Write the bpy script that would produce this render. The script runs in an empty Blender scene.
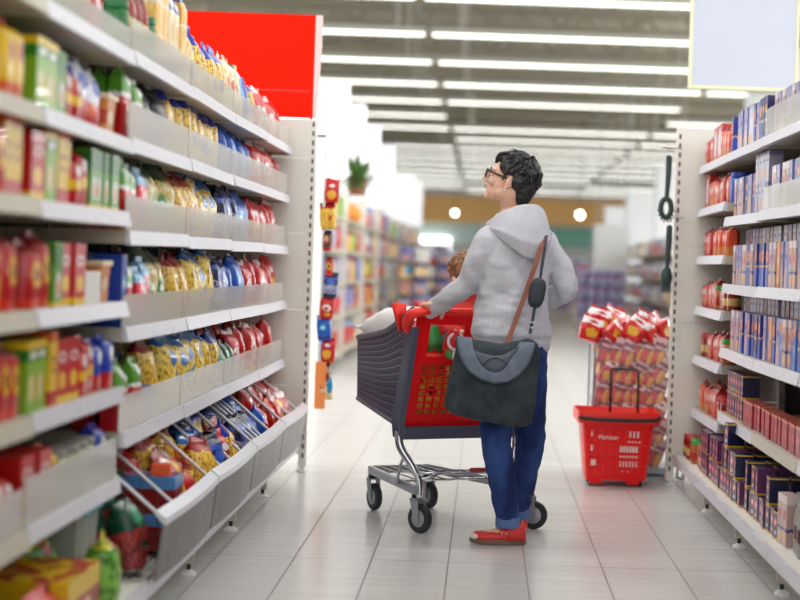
import bpy, bmesh, math, random
import numpy as np
from mathutils import Vector, Matrix, noise
R = random.Random(7)
PI = math.pi
SC = bpy.context.scene
C = SC.collection
V = Vector
# ------------------------------------------------------------ camera
CAM_H = 1.15; ROLL = 0.034; FPX = 1650.0
cd = bpy.data.cameras.new('camera'); cam = bpy.data.objects.new('camera', cd); C.objects.link(cam)
cam.location = (0, 0, CAM_H)
cam.rotation_euler = (Matrix.Rotation(PI/2, 3, 'X') @ Matrix.Rotation(ROLL, 3, 'Z')).to_euler()
cd.sensor_width = 36; cd.lens = FPX*36/800
cd.shift_x = -84/800; cd.shift_y = -33/800
cd.clip_end = 400
cd.dof.use_dof = True; cd.dof.focus_distance = 6.95; cd.dof.aperture_fstop = 1.75
SC.camera = cam
# ------------------------------------------------------------ world, light, exposure
w = bpy.data.worlds.new('world'); SC.world = w; w.use_nodes = True
w.node_tree.nodes['Background'].inputs[0].default_value = (0.93, 0.97, 1.0, 1)
w.node_tree.nodes['Background'].inputs[1].default_value = 1.9
SC.view_settings.view_transform = 'Standard'; SC.view_settings.look = 'None'
SC.view_settings.gamma = 1; SC.view_settings.use_curve_mapping = False
SC.view_settings.exposure = 0.2
SC.cycles.use_denoising = True
SC.cycles.max_bounces = 6; SC.cycles.transparent_max_bounces = 12
LAMP_Z = 5.35
ROWS = [1.6, 5.6, 9.7, 13.8, 17.9, 22.0]          # lamp rows over the aisle, above the frame
LAMP_COL = (0.95, 0.975, 1.0)
LAMP_E = 16.0
def lamp_row(name, y, e, x0=-13, x1=13):
    l = bpy.data.lights.new(name, 'AREA'); l.shape = 'RECTANGLE'; l.size = x1-x0; l.size_y = 0.35
    l.energy = e*(x1-x0); l.color = LAMP_COL
    o = bpy.data.objects.new(name, l); C.objects.link(o); o.location = ((x0+x1)/2, y, LAMP_Z-0.06)
    return o
for y in ROWS: lamp_row('tube_row_light', y, LAMP_E*(.25 if y < 4 else 1 if y < 12 else 1.25))
for i in range(9):                                    # rows extended out of view, added at raised strength to brighten the hall
    lamp_row('tube_row_light', 25.9+4.1*i, LAMP_E*3.8, 8.2+.5*i, 24)
    if i < 6: lamp_row('tube_row_light', 25.9+4.1*i, LAMP_E*2.5, -27, -10-1.15*i)

def P(px, py, D):
    dx = px-484.0; dy = 267.0-py
    c, s = math.cos(ROLL), math.sin(ROLL)
    u = dx*c-dy*s; v = dx*s+dy*c
    return V((u*D/FPX, D, CAM_H+v*D/FPX))
# ------------------------------------------------------------ materials
def lin(c):
    return tuple(((x/255)/12.92 if x/255 <= 0.04045 else ((x/255+0.055)/1.055)**2.4) for x in c)
MATS = {}
def mat(name, rgb, rough=0.5, metal=0.0, emit=0.0, coat=0.0, alpha=1.0, spec=0.5, sss=0.0):
    if name in MATS: return MATS[name]
    m = bpy.data.materials.new(name); m.use_nodes = True
    b = m.node_tree.nodes['Principled BSDF']
    c = (*lin(rgb), 1)
    b.inputs['Base Color'].default_value = c; b.inputs['Roughness'].default_value = rough
    b.inputs['Metallic'].default_value = metal; b.inputs['Specular IOR Level'].default_value = spec
    b.inputs['Coat Weight'].default_value = coat; b.inputs['Alpha'].default_value = alpha
    if sss: b.inputs['Subsurface Weight'].default_value = sss; b.inputs['Subsurface Scale'].default_value = 0.01
    if emit: b.inputs['Emission Color'].default_value = c; b.inputs['Emission Strength'].default_value = emit
    m.diffuse_color = c
    MATS[name] = m; return m
def nodes_of(m): return m.node_tree.nodes, m.node_tree.links
def add_noise_color(m, scale, c1, c2, stretch=(1,1,1), detail=3, coord='Object', lo=.35, hi=.65):
    n, l = nodes_of(m); b = n['Principled BSDF']
    tc = n.new('ShaderNodeTexCoord'); mp = n.new('ShaderNodeMapping'); mp.inputs['Scale'].default_value = stretch
    t = n.new('ShaderNodeTexNoise'); t.inputs['Scale'].default_value = scale; t.inputs['Detail'].default_value = detail
    cr = n.new('ShaderNodeValToRGB'); cr.color_ramp.elements[0].position = lo; cr.color_ramp.elements[1].position = hi
    cr.color_ramp.elements[0].color = (*lin(c1), 1); cr.color_ramp.elements[1].color = (*lin(c2), 1)
    l.new(tc.outputs[coord], mp.inputs[0]); l.new(mp.outputs[0], t.inputs[0]); l.new(t.outputs[0], cr.inputs[0]); l.new(cr.outputs[0], b.inputs['Base Color'])
    return t
def add_bump(m, scale, strength, dist=0.002, stretch=(1,1,1), coord='Object', detail=3):
    n, l = nodes_of(m); b = n['Principled BSDF']
    tc = n.new('ShaderNodeTexCoord'); mp = n.new('ShaderNodeMapping'); mp.inputs['Scale'].default_value = stretch
    t = n.new('ShaderNodeTexNoise'); t.inputs['Scale'].default_value = scale; t.inputs['Detail'].default_value = detail
    bp = n.new('ShaderNodeBump'); bp.inputs['Strength'].default_value = strength; bp.inputs['Distance'].default_value = dist
    l.new(tc.outputs[coord], mp.inputs[0]); l.new(mp.outputs[0], t.inputs[0]); l.new(t.outputs[0], bp.inputs['Height']); l.new(bp.outputs[0], b.inputs['Normal'])
def mat_clear(name, rgb, fac, rough=0.15):
    m = bpy.data.materials.new(name); m.use_nodes = True; n, l = nodes_of(m); b = n['Principled BSDF']
    b.inputs['Base Color'].default_value = (*lin(rgb), 1); b.inputs['Roughness'].default_value = rough
    tr = n.new('ShaderNodeBsdfTransparent'); mx = n.new('ShaderNodeMixShader'); mx.inputs[0].default_value = fac
    out = n['Material Output']; l.new(tr.outputs[0], mx.inputs[1]); l.new(b.outputs[0], mx.inputs[2]); l.new(mx.outputs[0], out.inputs[0])
    MATS[name] = m; return m
def linp(c): return tuple(x**1.32 for x in lin(c))
def mat_print(name, base, bands=(), blobs=(), speck=None, rough=0.35, wob=0.05, stripes=None, coat=0.2):
    """printed packaging: colour bands by height, ellipses of colour, a see-through window of pasta-like specks"""
    if name in MATS: return MATS[name]
    m = mat(name, base, rough, coat=coat); n, l = nodes_of(m); b = n['Principled BSDF']
    tc = n.new('ShaderNodeTexCoord'); sp = n.new('ShaderNodeSeparateXYZ'); l.new(tc.outputs['Generated'], sp.inputs[0])
    nz = n.new('ShaderNodeTexNoise'); nz.inputs['Scale'].default_value = 5; l.new(tc.outputs['Generated'], nz.inputs[0])
    def math_(op, a, c=None, v=None):
        q = n.new('ShaderNodeMath'); q.operation = op
        for i, x in enumerate((a, c, v)):
            if x is None: continue
            if isinstance(x, (int, float)): q.inputs[i].default_value = x
            else: l.new(x, q.inputs[i])
        return q.outputs[0]
    off = math_('MULTIPLY', math_('SUBTRACT', nz.outputs[0], 0.5), wob*2)
    z = math_('ADD', sp.outputs[2], off); x = math_('ADD', sp.outputs[0], off)
    rgb = n.new('ShaderNodeRGB'); rgb.outputs[0].default_value = (*linp(base), 1); col = rgb.outputs[0]
    def mix(fac, colr):
        nonlocal col
        q = n.new('ShaderNodeMix'); q.data_type = 'RGBA'; l.new(fac, q.inputs[0]); l.new(col, q.inputs[6])
        if isinstance(colr, tuple): q.inputs[7].default_value = (*linp(colr), 1)
        else: l.new(colr, q.inputs[7])
        col = q.outputs[2]
    if speck:
        c1, c2, sc, z0, z1 = speck
        vo = n.new('ShaderNodeTexVoronoi'); vo.inputs['Scale'].default_value = sc; l.new(tc.outputs['Generated'], vo.inputs[0])
        cr = n.new('ShaderNodeValToRGB'); cr.color_ramp.elements[0].color = (*linp(c1), 1); cr.color_ramp.elements[1].color = (*linp(c2), 1)
        cr.color_ramp.elements[0].position = .15; cr.color_ramp.elements[1].position = .6
        l.new(vo.outputs[0], cr.inputs[0])
        f = math_('MULTIPLY', math_('GREATER_THAN', z, z0), math_('LESS_THAN', z, z1)); mix(f, cr.outputs[0])
    for z0, z1, c in bands:
        mix(math_('MULTIPLY', math_('GREATER_THAN', z, z0), math_('LESS_THAN', z, z1)), c)
    if stripes:
        k, wdt, c, z0, z1 = stripes
        fr = math_('FRACT', math_('MULTIPLY', x, k)); f = math_('MULTIPLY', math_('LESS_THAN', fr, wdt), math_('MULTIPLY', math_('GREATER_THAN', z, z0), math_('LESS_THAN', z, z1))); mix(f, c)
    for cx, cz, rx, rz, c in blobs:
        dx = math_('DIVIDE', math_('SUBTRACT', x, cx), rx); dz = math_('DIVIDE', math_('SUBTRACT', z, cz), rz)
        d = math_('ADD', math_('MULTIPLY', dx, dx), math_('MULTIPLY', dz, dz)); mix(math_('LESS_THAN', d, 1.0), c)
    l.new(col, b.inputs['Base Color'])
    return m
# ------------------------------------------------------------ mesh builder
class MB:
    def __init__(s): s.v = []; s.f = []; s.m = []
    def add(s, verts, faces, mi=0):
        o = len(s.v); s.v += [tuple(v) for v in verts]; s.f += [tuple(i+o for i in f) for f in faces]; s.m += [mi]*len(faces); return s
    def box(s, x0, x1, y0, y1, z0, z1, mi=0, M=None):
        vs = [V((x, y, z)) for z in (z0, z1) for y in (y0, y1) for x in (x0, x1)]
        if M: vs = [M @ v for v in vs]
        return s.add(vs, [(0,2,3,1),(4,5,7,6),(0,1,5,4),(2,6,7,3),(0,4,6,2),(1,3,7,5)], mi)
    def cbox(s, c, sz, mi=0, M=None):
        T = Matrix.Translation(c) @ (M.to_4x4() if M else Matrix.Identity(4))
        return s.box(-sz[0]/2, sz[0]/2, -sz[1]/2, sz[1]/2, -sz[2]/2, sz[2]/2, mi, T)
    def hexa(s, q, mi=0):   # bottom 4 (ccw) + top 4
        return s.add(q, [(3,2,1,0),(4,5,6,7),(0,1,5,4),(1,2,6,5),(2,3,7,6),(3,0,4,7)], mi)
    def prism(s, pts, y0, y1, mi=0, M=None, axis='y'):
        n = len(pts)
        if axis == 'y': a = [V((p[0], y0, p[1])) for p in pts]; b = [V((p[0], y1, p[1])) for p in pts]
        elif axis == 'z': a = [V((p[0], p[1], y0)) for p in pts]; b = [V((p[0], p[1], y1)) for p in pts]
        else: a = [V((y0, p[0], p[1])) for p in pts]; b = [V((y1, p[0], p[1])) for p in pts]
        vs = a+b
        if M: vs = [M @ v for v in vs]
        return s.add(vs, [tuple(range(n))[::-1], tuple(range(n, 2*n))]+[(i, (i+1) % n, (i+1) % n+n, i+n) for i in range(n)], mi)
    def tube(s, pts, r, seg=8, mi=0, cap=True, closed=False, flat=None):
        pts = [V(p) for p in pts]; n = len(pts)
        rs = r if isinstance(r, (list, tuple)) else [r]*n
        rings = []; up = None
        for i in range(n):
            if closed: t = (pts[(i+1) % n]-pts[i-1])
            else: t = pts[min(i+1, n-1)]-pts[max(i-1, 0)]
            if t.length < 1e-9: t = V((0, 0, 1))
            t.normalize()
            if up is None:
                up = V((0, 0, 1)) if abs(t.z) < .9 else V((0, 1, 0))
            up = (up-t*up.dot(t)); up = up.normalized() if up.length > 1e-6 else t.orthogonal().normalized()
            sd = t.cross(up)
            a = rs[i]; bb = rs[i]*(flat if flat else 1)
            rings.append([pts[i]+up*math.cos(2*PI*k/seg)*bb+sd*math.sin(2*PI*k/seg)*a for k in range(seg)])
        vs = [v for rg in rings for v in rg]; fs = []
        m = n if closed else n-1
        for i in range(m):
            j = (i+1) % n
            for k in range(seg): fs.append((i*seg+k, j*seg+k, j*seg+(k+1) % seg, i*seg+(k+1) % seg))
        if cap and not closed: fs += [tuple(range(seg)), tuple(range((n-1)*seg, n*seg))[::-1]]
        return s.add(vs, fs, mi)
    def bar(s, a, b, w, h=None, mi=0, up=V((0, 0, 1))):
        a, b = V(a), V(b); h = h or w; t = (b-a).normalized()
        if abs(t.dot(up)) > .98: up = V((0, 1, 0))
        sd = t.cross(up).normalized()*w/2; u = sd.cross(t).normalized()*h/2
        return s.add([a-sd-u, a+sd-u, a+sd+u, a-sd+u, b-sd-u, b+sd-u, b+sd+u, b-sd+u], [(3,2,1,0),(4,5,6,7),(0,1,5,4),(1,2,6,5),(2,3,7,6),(3,0,4,7)], mi)
    def lathe(s, prof, seg=20, mi=0, c=(0, 0, 0), M=None, mis=None):
        vs = []; fs = []; ms = []
        for r, z in prof:
            for k in range(seg): vs.append(V((r*math.cos(2*PI*k/seg), r*math.sin(2*PI*k/seg), z)))
        for i in range(len(prof)-1):
            for k in range(seg): fs.append((i*seg+k, i*seg+(k+1) % seg, (i+1)*seg+(k+1) % seg, (i+1)*seg+k)); ms.append(mis[i] if mis else mi)
        fs += [tuple(range(seg))[::-1], tuple(range((len(prof)-1)*seg, len(prof)*seg))]; ms += [ms[0], ms[-1]] if ms else [mi, mi]
        vs = [V(c)+(M @ v if M else v) for v in vs]
        o = len(s.v); s.v += [tuple(v) for v in vs]; s.f += [tuple(i+o for i in f) for f in fs]; s.m += ms; return s
    def ell(s, c, r, seg=20, rings=12, mi=0, M=None):
        c = V(c); vs = [V((0, 0, -r[2]))]; fs = []
        for i in range(1, rings):
            a = -PI/2+PI*i/rings
            for k in range(seg): vs.append(V((r[0]*math.cos(a)*math.cos(2*PI*k/seg), r[1]*math.cos(a)*math.sin(2*PI*k/seg), r[2]*math.sin(a))))
        vs.append(V((0, 0, r[2]))); L = len(vs)-1
        for k in range(seg):
            fs.append((0, 1+(k+1) % seg, 1+k)); fs.append((L, L-seg+k, L-seg+(k+1) % seg))
        for i in range(rings-2):
            for k in range(seg): fs.append((1+i*seg+k, 1+i*seg+(k+1) % seg, 1+(i+1)*seg+(k+1) % seg, 1+(i+1)*seg+k))
        return s.add([c+(M @ v if M else v) for v in vs], fs, mi)
    def chain(s, pts, rs, seg=14, mi=0, flat=None):
        """smooth swept limb with round ends"""
        pts = [V(p) for p in pts]; n = len(pts); P2 = []; R2 = []
        for i in range(n-1):
            p0 = pts[max(i-1, 0)]; p1 = pts[i]; p2 = pts[i+1]; p3 = pts[min(i+2, n-1)]
            for k in range(6):
                t = k/6; t2 = t*t; t3 = t2*t
                P2.append(.5*((2*p1)+(p2-p0)*t+(2*p0-5*p1+4*p2-p3)*t2+(3*p1-p0-3*p2+p3)*t3)); R2.append(rs[i]*(1-t)+rs[i+1]*t)
        P2.append(pts[-1]); R2.append(rs[-1])
        d0 = (P2[0]-P2[1]).normalized(); d1 = (P2[-1]-P2[-2]).normalized()
        a = [(P2[0]+d0*R2[0]*math.sin(q), R2[0]*max(math.cos(q), .05)) for q in (1.5, 1.1, .7, .35)]
        b = [(P2[-1]+d1*R2[-1]*math.sin(q), R2[-1]*max(math.cos(q), .05)) for q in (.35, .7, 1.1, 1.5)]
        pp = [x[0] for x in a]+P2+[x[0] for x in b]; rr = [x[1] for x in a]+R2+[x[1] for x in b]
        return s.tube(pp, rr, seg, mi, flat=flat)
    def loft(s, rings, mi=0, cap=True, closed_u=True):
        n = len(rings[0]); vs = [v for r in rings for v in r]; fs = []
        for i in range(len(rings)-1):
            for k in range(n if closed_u else n-1): fs.append((i*n+k, i*n+(k+1) % n, (i+1)*n+(k+1) % n, (i+1)*n+k))
        if cap: fs += [tuple(range(n))[::-1], tuple(range((len(rings)-1)*n, len(rings)*n))]
        return s.add(vs, fs, mi)
    def mesh(s, name, mats, smooth=False, fix=True):
        me = bpy.data.meshes.new(name); me.from_pydata(s.v, [], s.f)
        for m in (mats if isinstance(mats, (list, tuple)) else [mats]): me.materials.append(m)
        me.polygons.foreach_set('material_index', s.m)
        me.update()
        if fix:
            bm = bmesh.new(); bm.from_mesh(me); bmesh.ops.recalc_face_normals(bm, faces=bm.faces); bm.to_mesh(me); bm.free()
        if smooth is True: me.polygons.foreach_set('use_smooth', [True]*len(me.polygons))
        return me
    def build(s, name, mats, parent=None, smooth=False, loc=None, rz=0, bevel=0, auto=None):
        me = s.mesh(name, mats, smooth=smooth)
        if auto:
            me.polygons.foreach_set('use_smooth', [True]*len(me.polygons))
            try: me.set_sharp_from_angle(angle=math.radians(auto))
            except Exception: pass
        o = bpy.data.objects.new(name, me); C.objects.link(o)
        if parent: o.parent = parent
        if loc is not None: o.location = loc
        o.rotation_euler = (0, 0, rz)
        if bevel:
            b = o.modifiers.new('bevel', 'BEVEL'); b.width = bevel; b.segments = 2; b.limit_method = 'ANGLE'
        return o
def tag(o, label, cat, group=None, kind=None):
    if len(label.split()) > 16: label = label.replace(' from end', '')
    o['label'] = label; o['category'] = cat
    if group: o['group'] = group
    if kind: o['kind'] = kind
    return o
def thing(name, loc, label, cat, rz=0, group=None):
    o = bpy.data.objects.new(name, None); C.objects.link(o); o.location = loc; o.rotation_euler = (0, 0, rz); o.empty_display_size = .1
    return tag(o, label, cat, group)
def struct(o, label=None):
    o['kind'] = 'structure'
    if label: o['label'] = label
    return o
KIDS = {}
def copy_tree(root, loc, rz, label=None, group=None):
    r = root.copy(); C.objects.link(r); r.location = loc; r.rotation_euler = (0, 0, rz)
    if label: r['label'] = label
    if group: r['group'] = group
    for ch in KIDS.get(root.name, ()):
        c = ch.copy(); C.objects.link(c); c.parent = r
        for g in KIDS.get(ch.name, ()):
            d = g.copy(); C.objects.link(d); d.parent = c
    return r
def remesh(mb, name, mats, voxel, smooth=6, parent=None, wrinkle=None, post=None):
    """union of the closed pieces as one continuous skin"""
    me = mb.mesh(name+'_raw', mats, fix=True); o = bpy.data.objects.new('tmp', me); C.objects.link(o)
    r = o.modifiers.new('r', 'REMESH'); r.mode = 'VOXEL'; r.voxel_size = voxel; r.use_smooth_shade = True
    if smooth:
        q = o.modifiers.new('s', 'SMOOTH'); q.factor = .5; q.iterations = smooth
    dg = bpy.context.evaluated_depsgraph_get(); ev = o.evaluated_get(dg); out = bpy.data.meshes.new_from_object(ev)
    bpy.data.objects.remove(o); bpy.data.meshes.remove(me)
    out.name = name
    out.materials.clear()
    for m in (mats if isinstance(mats, (list, tuple)) else [mats]): out.materials.append(m)
    n = len(out.vertices); co = np.empty(n*3); out.vertices.foreach_get('co', co); co = co.reshape(-1, 3)
    if wrinkle:
        no = np.empty(n*3); out.vertices.foreach_get('normal', no); no = no.reshape(-1, 3)
        d = np.array([wrinkle(V(c)) for c in co]); co = co+no*d[:, None]
        out.vertices.foreach_set('co', co.ravel())
    out.polygons.foreach_set('use_smooth', [True]*len(out.polygons)); out.update()
    if post: post(out)
    ob = bpy.data.objects.new(name, out); C.objects.link(ob)
    if parent: ob.parent = parent
    return ob
# ============================================================ SETTING
M_floor = mat('floor_tile', (196, 193, 187), .16, spec=.5)
def floor_nodes():
    n, l = nodes_of(M_floor); b = n['Principled BSDF']
    tc = n.new('ShaderNodeTexCoord')
    mp = n.new('ShaderNodeMapping'); mp.inputs['Scale'].default_value = (1.3, 26, 1)
    nz = n.new('ShaderNodeTexNoise'); nz.inputs['Scale'].default_value = 1.0; nz.inputs['Detail'].default_value = 4
    l.new(tc.outputs['Object'], mp.inputs[0]); l.new(mp.outputs[0], nz.inputs[0])
    cr = n.new('ShaderNodeValToRGB'); cr.color_ramp.elements[0].position = .3; cr.color_ramp.elements[1].position = .7
    cr.color_ramp.elements[0].color = (*lin((200, 198, 194)), 1); cr.color_ramp.elements[1].color = (*lin((208, 206, 202)), 1)
    l.new(nz.outputs[0], cr.inputs[0])
    sp = n.new('ShaderNodeSeparateXYZ'); l.new(tc.outputs['Object'], sp.inputs[0])
    def M(op, a, c):
        q = n.new('ShaderNodeMath'); q.operation = op
        for i, x in enumerate((a, c)):
            if isinstance(x, (int, float)): q.inputs[i].default_value = x
            else: l.new(x, q.inputs[i])
        return q.outputs[0]
    def line(coord, pitch, off, w):
        f = M('FRACT', M('DIVIDE', M('ADD', coord, off), pitch), 0.0); d = M('ABSOLUTE', M('SUBTRACT', f, .5), 0.0)
        return M('GREATER_THAN', d, .5-w/pitch/2)
    lx = line(sp.outputs[0], .298, 60*.298+.0998, .0052); ly = line(sp.outputs[1], 2.6, -6.41+26, .006)
    g = M('MAXIMUM', lx, ly)
    mx = n.new('ShaderNodeMix'); mx.data_type = 'RGBA'; l.new(g, mx.inputs[0]); l.new(cr.outputs[0], mx.inputs[6]); mx.inputs[7].default_value = (*lin((126, 116, 117)), 1)
    l.new(mx.outputs[2], b.inputs['Base Color'])
    rr = n.new('ShaderNodeMapRange'); l.new(nz.outputs[0], rr.inputs[0]); rr.inputs[1].default_value = .3; rr.inputs[2].default_value = .7; rr.inputs[3].default_value = .20; rr.inputs[4].default_value = .25
    mr = n.new('ShaderNodeMix'); l.new(g, mr.inputs[0]); l.new(rr.outputs[0], mr.inputs[2]); mr.inputs[3].default_value = .8
    l.new(mr.outputs[0], b.inputs['Roughness'])
floor_nodes()
M_cream = mat('cream_steel', (232, 229, 219), .45)
M_cream2 = mat('warm_steel', (190, 182, 164), .5)
M_rail = mat('price_rail_plastic', (214, 213, 220), .35)
def rail_nodes():
    n, l = nodes_of(M_rail); b = n['Principled BSDF']; tc = n.new('ShaderNodeTexCoord'); sp = n.new('ShaderNodeSeparateXYZ')
    l.new(tc.outputs['Object'], sp.inputs[0])
    mu = n.new('ShaderNodeMath'); mu.operation = 'MULTIPLY'; mu.inputs[1].default_value = 14.3; l.new(sp.outputs[1], mu.inputs[0])
    fl = n.new('ShaderNodeMath'); fl.operation = 'FLOOR'; l.new(mu.outputs[0], fl.inputs[0])
    zz = n.new('ShaderNodeMath'); zz.operation = 'MULTIPLY'; zz.inputs[1].default_value = 3.7; l.new(sp.outputs[2], zz.inputs[0])
    cb = n.new('ShaderNodeCombineXYZ'); l.new(fl.outputs[0], cb.inputs[0]); l.new(zz.outputs[0], cb.inputs[1])
    wn = n.new('ShaderNodeTexWhiteNoise'); l.new(cb.outputs[0], wn.inputs[0])
    cr = n.new('ShaderNodeValToRGB'); cr.color_ramp.interpolation = 'CONSTANT'
    e = cr.color_ramp.elements; e[0].color = (*lin((205, 203, 212)), 1); e[1].position = .45; e[1].color = (*lin((226, 226, 232)), 1)
    for p, c in ((.8, (214, 196, 204)), (.88, (200, 200, 206)),):
        x = e.new(p); x.color = (*lin(c), 1)
    l.new(wn.outputs[0], cr.inputs[0])
    # small dark print on the tags
    nz = n.new('ShaderNodeTexNoise'); nz.inputs['Scale'].default_value = 130; l.new(tc.outputs['Object'], nz.inputs[0])
    gt = n.new('ShaderNodeMath'); gt.operation = 'GREATER_THAN'; gt.inputs[1].default_value = .66; l.new(nz.outputs[0], gt.inputs[0])
    mx = n.new('ShaderNodeMix'); mx.data_type = 'RGBA'; l.new(gt.outputs[0], mx.inputs[0]); l.new(cr.outputs[0], mx.inputs[6]); mx.inputs[7].default_value = (*lin((120, 118, 130)), 1)
    l.new(mx.outputs[2], b.inputs['Base Color'])
rail_nodes()
M_dark = mat('dark_cord', (52, 48, 48), .7)  # plain dark grey used for the pendant cords
M_slot = mat('slot_shadow_hole', (45, 52, 46), .8)
M_backp = mat('gondola_back', (46, 42, 44), .7)
M_riser = mat_clear('clear_riser', (226, 224, 218), .5, .12)
M_glass = mat_clear('clear_plexi', (225, 228, 228), .22, .05)
M_white = mat('white_board', (236, 238, 240), .5)
M_signw = mat('sign_face', (205, 208, 222), .5)
M_signf = mat('sign_frame', (238, 236, 196), .5)
M_redboard = mat('red_board', (250, 30, 2), .6, spec=.08)
M_redboard_d = mat('red_board_band', (226, 44, 20), .45)
M_chrome = mat('chrome', (200, 202, 205), .18, 1.0)
M_steel = mat('grey_steel', (150, 152, 158), .35, .6)
M_foot = mat('foot_white', (225, 224, 220), .4)
M_black = mat('black_rubber', (28, 28, 30), .6)

struct(MB().box(-30, 30, -4, 110, -.1, 0).build('floor', M_floor), 'pale grey glossy floor tiles')
M_roof = mat('roof_deck', (172, 166, 148), .8)
M_beam = mat('roof_beam', (160, 154, 136), .7)
struct(MB().box(-30, 30, -4, 110, 7.6, 7.8).build('ceiling', M_roof), 'dim brownish roof deck high above the store')
for i in range(22):
    y = 23.8+4.1*i
    b = MB().box(-30, 30, y-.16, y+.16, 6.3, 6.42).box(-30, 30, y-.13, y+.13, 7.3, 7.42)
    for k in range(40):
        x = -30+1.5*k; b.bar((x, y, 6.4), (x+.75, y, 7.35), .07); b.bar((x+.75, y, 7.35), (x+1.5, y, 6.4), .07)
    struct(b.build('trim_%d' % (i+1), M_beam), 'roof truss')
for i, x in enumerate((-12, 10.5)):
    struct(MB().box(x-.15, x+.15, 8, 108, 5.75, 6.05).build('trim_%d' % (i+40), M_beam), 'long roof duct')
M_wallw = mat('wall_paint', (226, 226, 222), .7)
struct(MB().box(-30, 30, 98, 98.3, 0, 7.7).build('wall_back', M_wallw))
# lamps: tubes seen far down the hall + those over the aisle
M_tube = mat('tube_glow', (250, 250, 242), .5, emit=2.6)
M_house = mat('lamp_housing', (205, 203, 196), .5)
def light_proto(L):
    root = thing('ceiling_light', (0, 0, 0), 'x', 'ceiling light')
    h = MB().box(-L/2, L/2, -.11, .11, 0, .1).box(-L/2+.5, -L/2+.54, -.02, .02, .1, 2.2).box(L/2-.54, L/2-.5, -.02, .02, .1, 2.2).build('housing', M_house, root)
    t = MB().box(-L/2+.03, L/2-.03, -.065, .065, -.03, -.002).build('tube', M_tube, root)
    KIDS[root.name] = [h, t]; return root
lp = light_proto(6.0); first = True
n_row = 0
ORD0 = ['first', 'second', 'third', 'fourth', 'fifth', 'sixth']
for i in range(17):
    y = 25.9+4.1*i; n_row += 1; seg_n = 0
    for xc in (-16.4, -10.3, -4.2, 1.9, 8.0, 14.1):
        u = (xc*FPX/y)
        if u+3*FPX/y < -330 or u-3*FPX/y > 260: continue
        if (i*7+int(xc)) % 9 == 0 and i > 1: continue
        seg_n += 1
        lab = '%s fluorescent strip from the left edge, %s ceiling row ahead of the camera' % (ORD0[seg_n-1], ['first', 'second', 'third', 'fourth', 'fifth', 'sixth', 'seventh', 'eighth', 'ninth', 'tenth', 'eleventh', 'twelfth', 'thirteenth', 'fourteenth', 'fifteenth', 'sixteenth', 'seventeenth'][i])
        g = 'strip lights of ceiling row %d' % (i+1)
        if first: lp.location = (xc, y, LAMP_Z); lp['label'] = lab; lp['group'] = g; first = False
        else: copy_tree(lp, (xc, y, LAMP_Z), 0, lab, g)
# back of the hall: brown band, lit counters, signs
MB().box(-9, 9, 90, 91, 3.55, 5.0).build('fascia_board', mat('brown_fascia', (240, 186, 116), .6))
tag(bpy.data.objects['fascia_board'], 'long orange-brown fascia board across the far end of the hall', 'fascia')
b = thing('service_counter', (0, 90.5, 0), 'brightly lit white service counter under the brown fascia at the far end', 'counter')
MB().box(-9, 9, -.4, .4, 0, 1.1).build('counter_base', mat('counter_white', (225, 225, 228), .4), b)
MB().box(-9, 9, .5, .7, 2.5, 3.55).build('sign_band', mat('counter_sign', (190, 215, 215), .4), b)
MB().box(-5.2, -1.9, .2, .3, 1.2, 2.7).build('light_box', mat('lightbox', (252, 252, 250), .5, emit=3.2), b)
MB().box(3.2, 5.8, .2, .3, 2.4, 3.4).build('green_sign', mat('green_sign', (120, 180, 160), .5), b)
MB().box(-8.9, -8.6, -.2, .2, 1.1, 3.55).box(8.6, 8.9, -.2, .2, 1.1, 3.55).box(-.15, .15, .2, .5, 1.1, 3.55).build('post', M_white, b)
M_bulb = mat('bulb_glow', (255, 250, 240), .5, emit=14)
for px, lab in ((580, 'round pendant lamp glowing at the right part of the brown fascia'), (455, 'round pendant lamp glowing before the brown fascia, beside her chin')):
    p = P(px, 215 if px > 500 else 213, 60)
    t = thing('pendant_lamp', p, lab, 'lamp')
    MB().ell((0, 0, 0), ((.11, .11, .11) if px > 500 else (.08, .08, .08)), 12, 8).build('bulb', M_bulb, t, smooth=True)
    MB().tube([(0, 0, .1), (0, 0, 7.6-p.z)], .012, 6).build('cord', M_dark, t)
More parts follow.
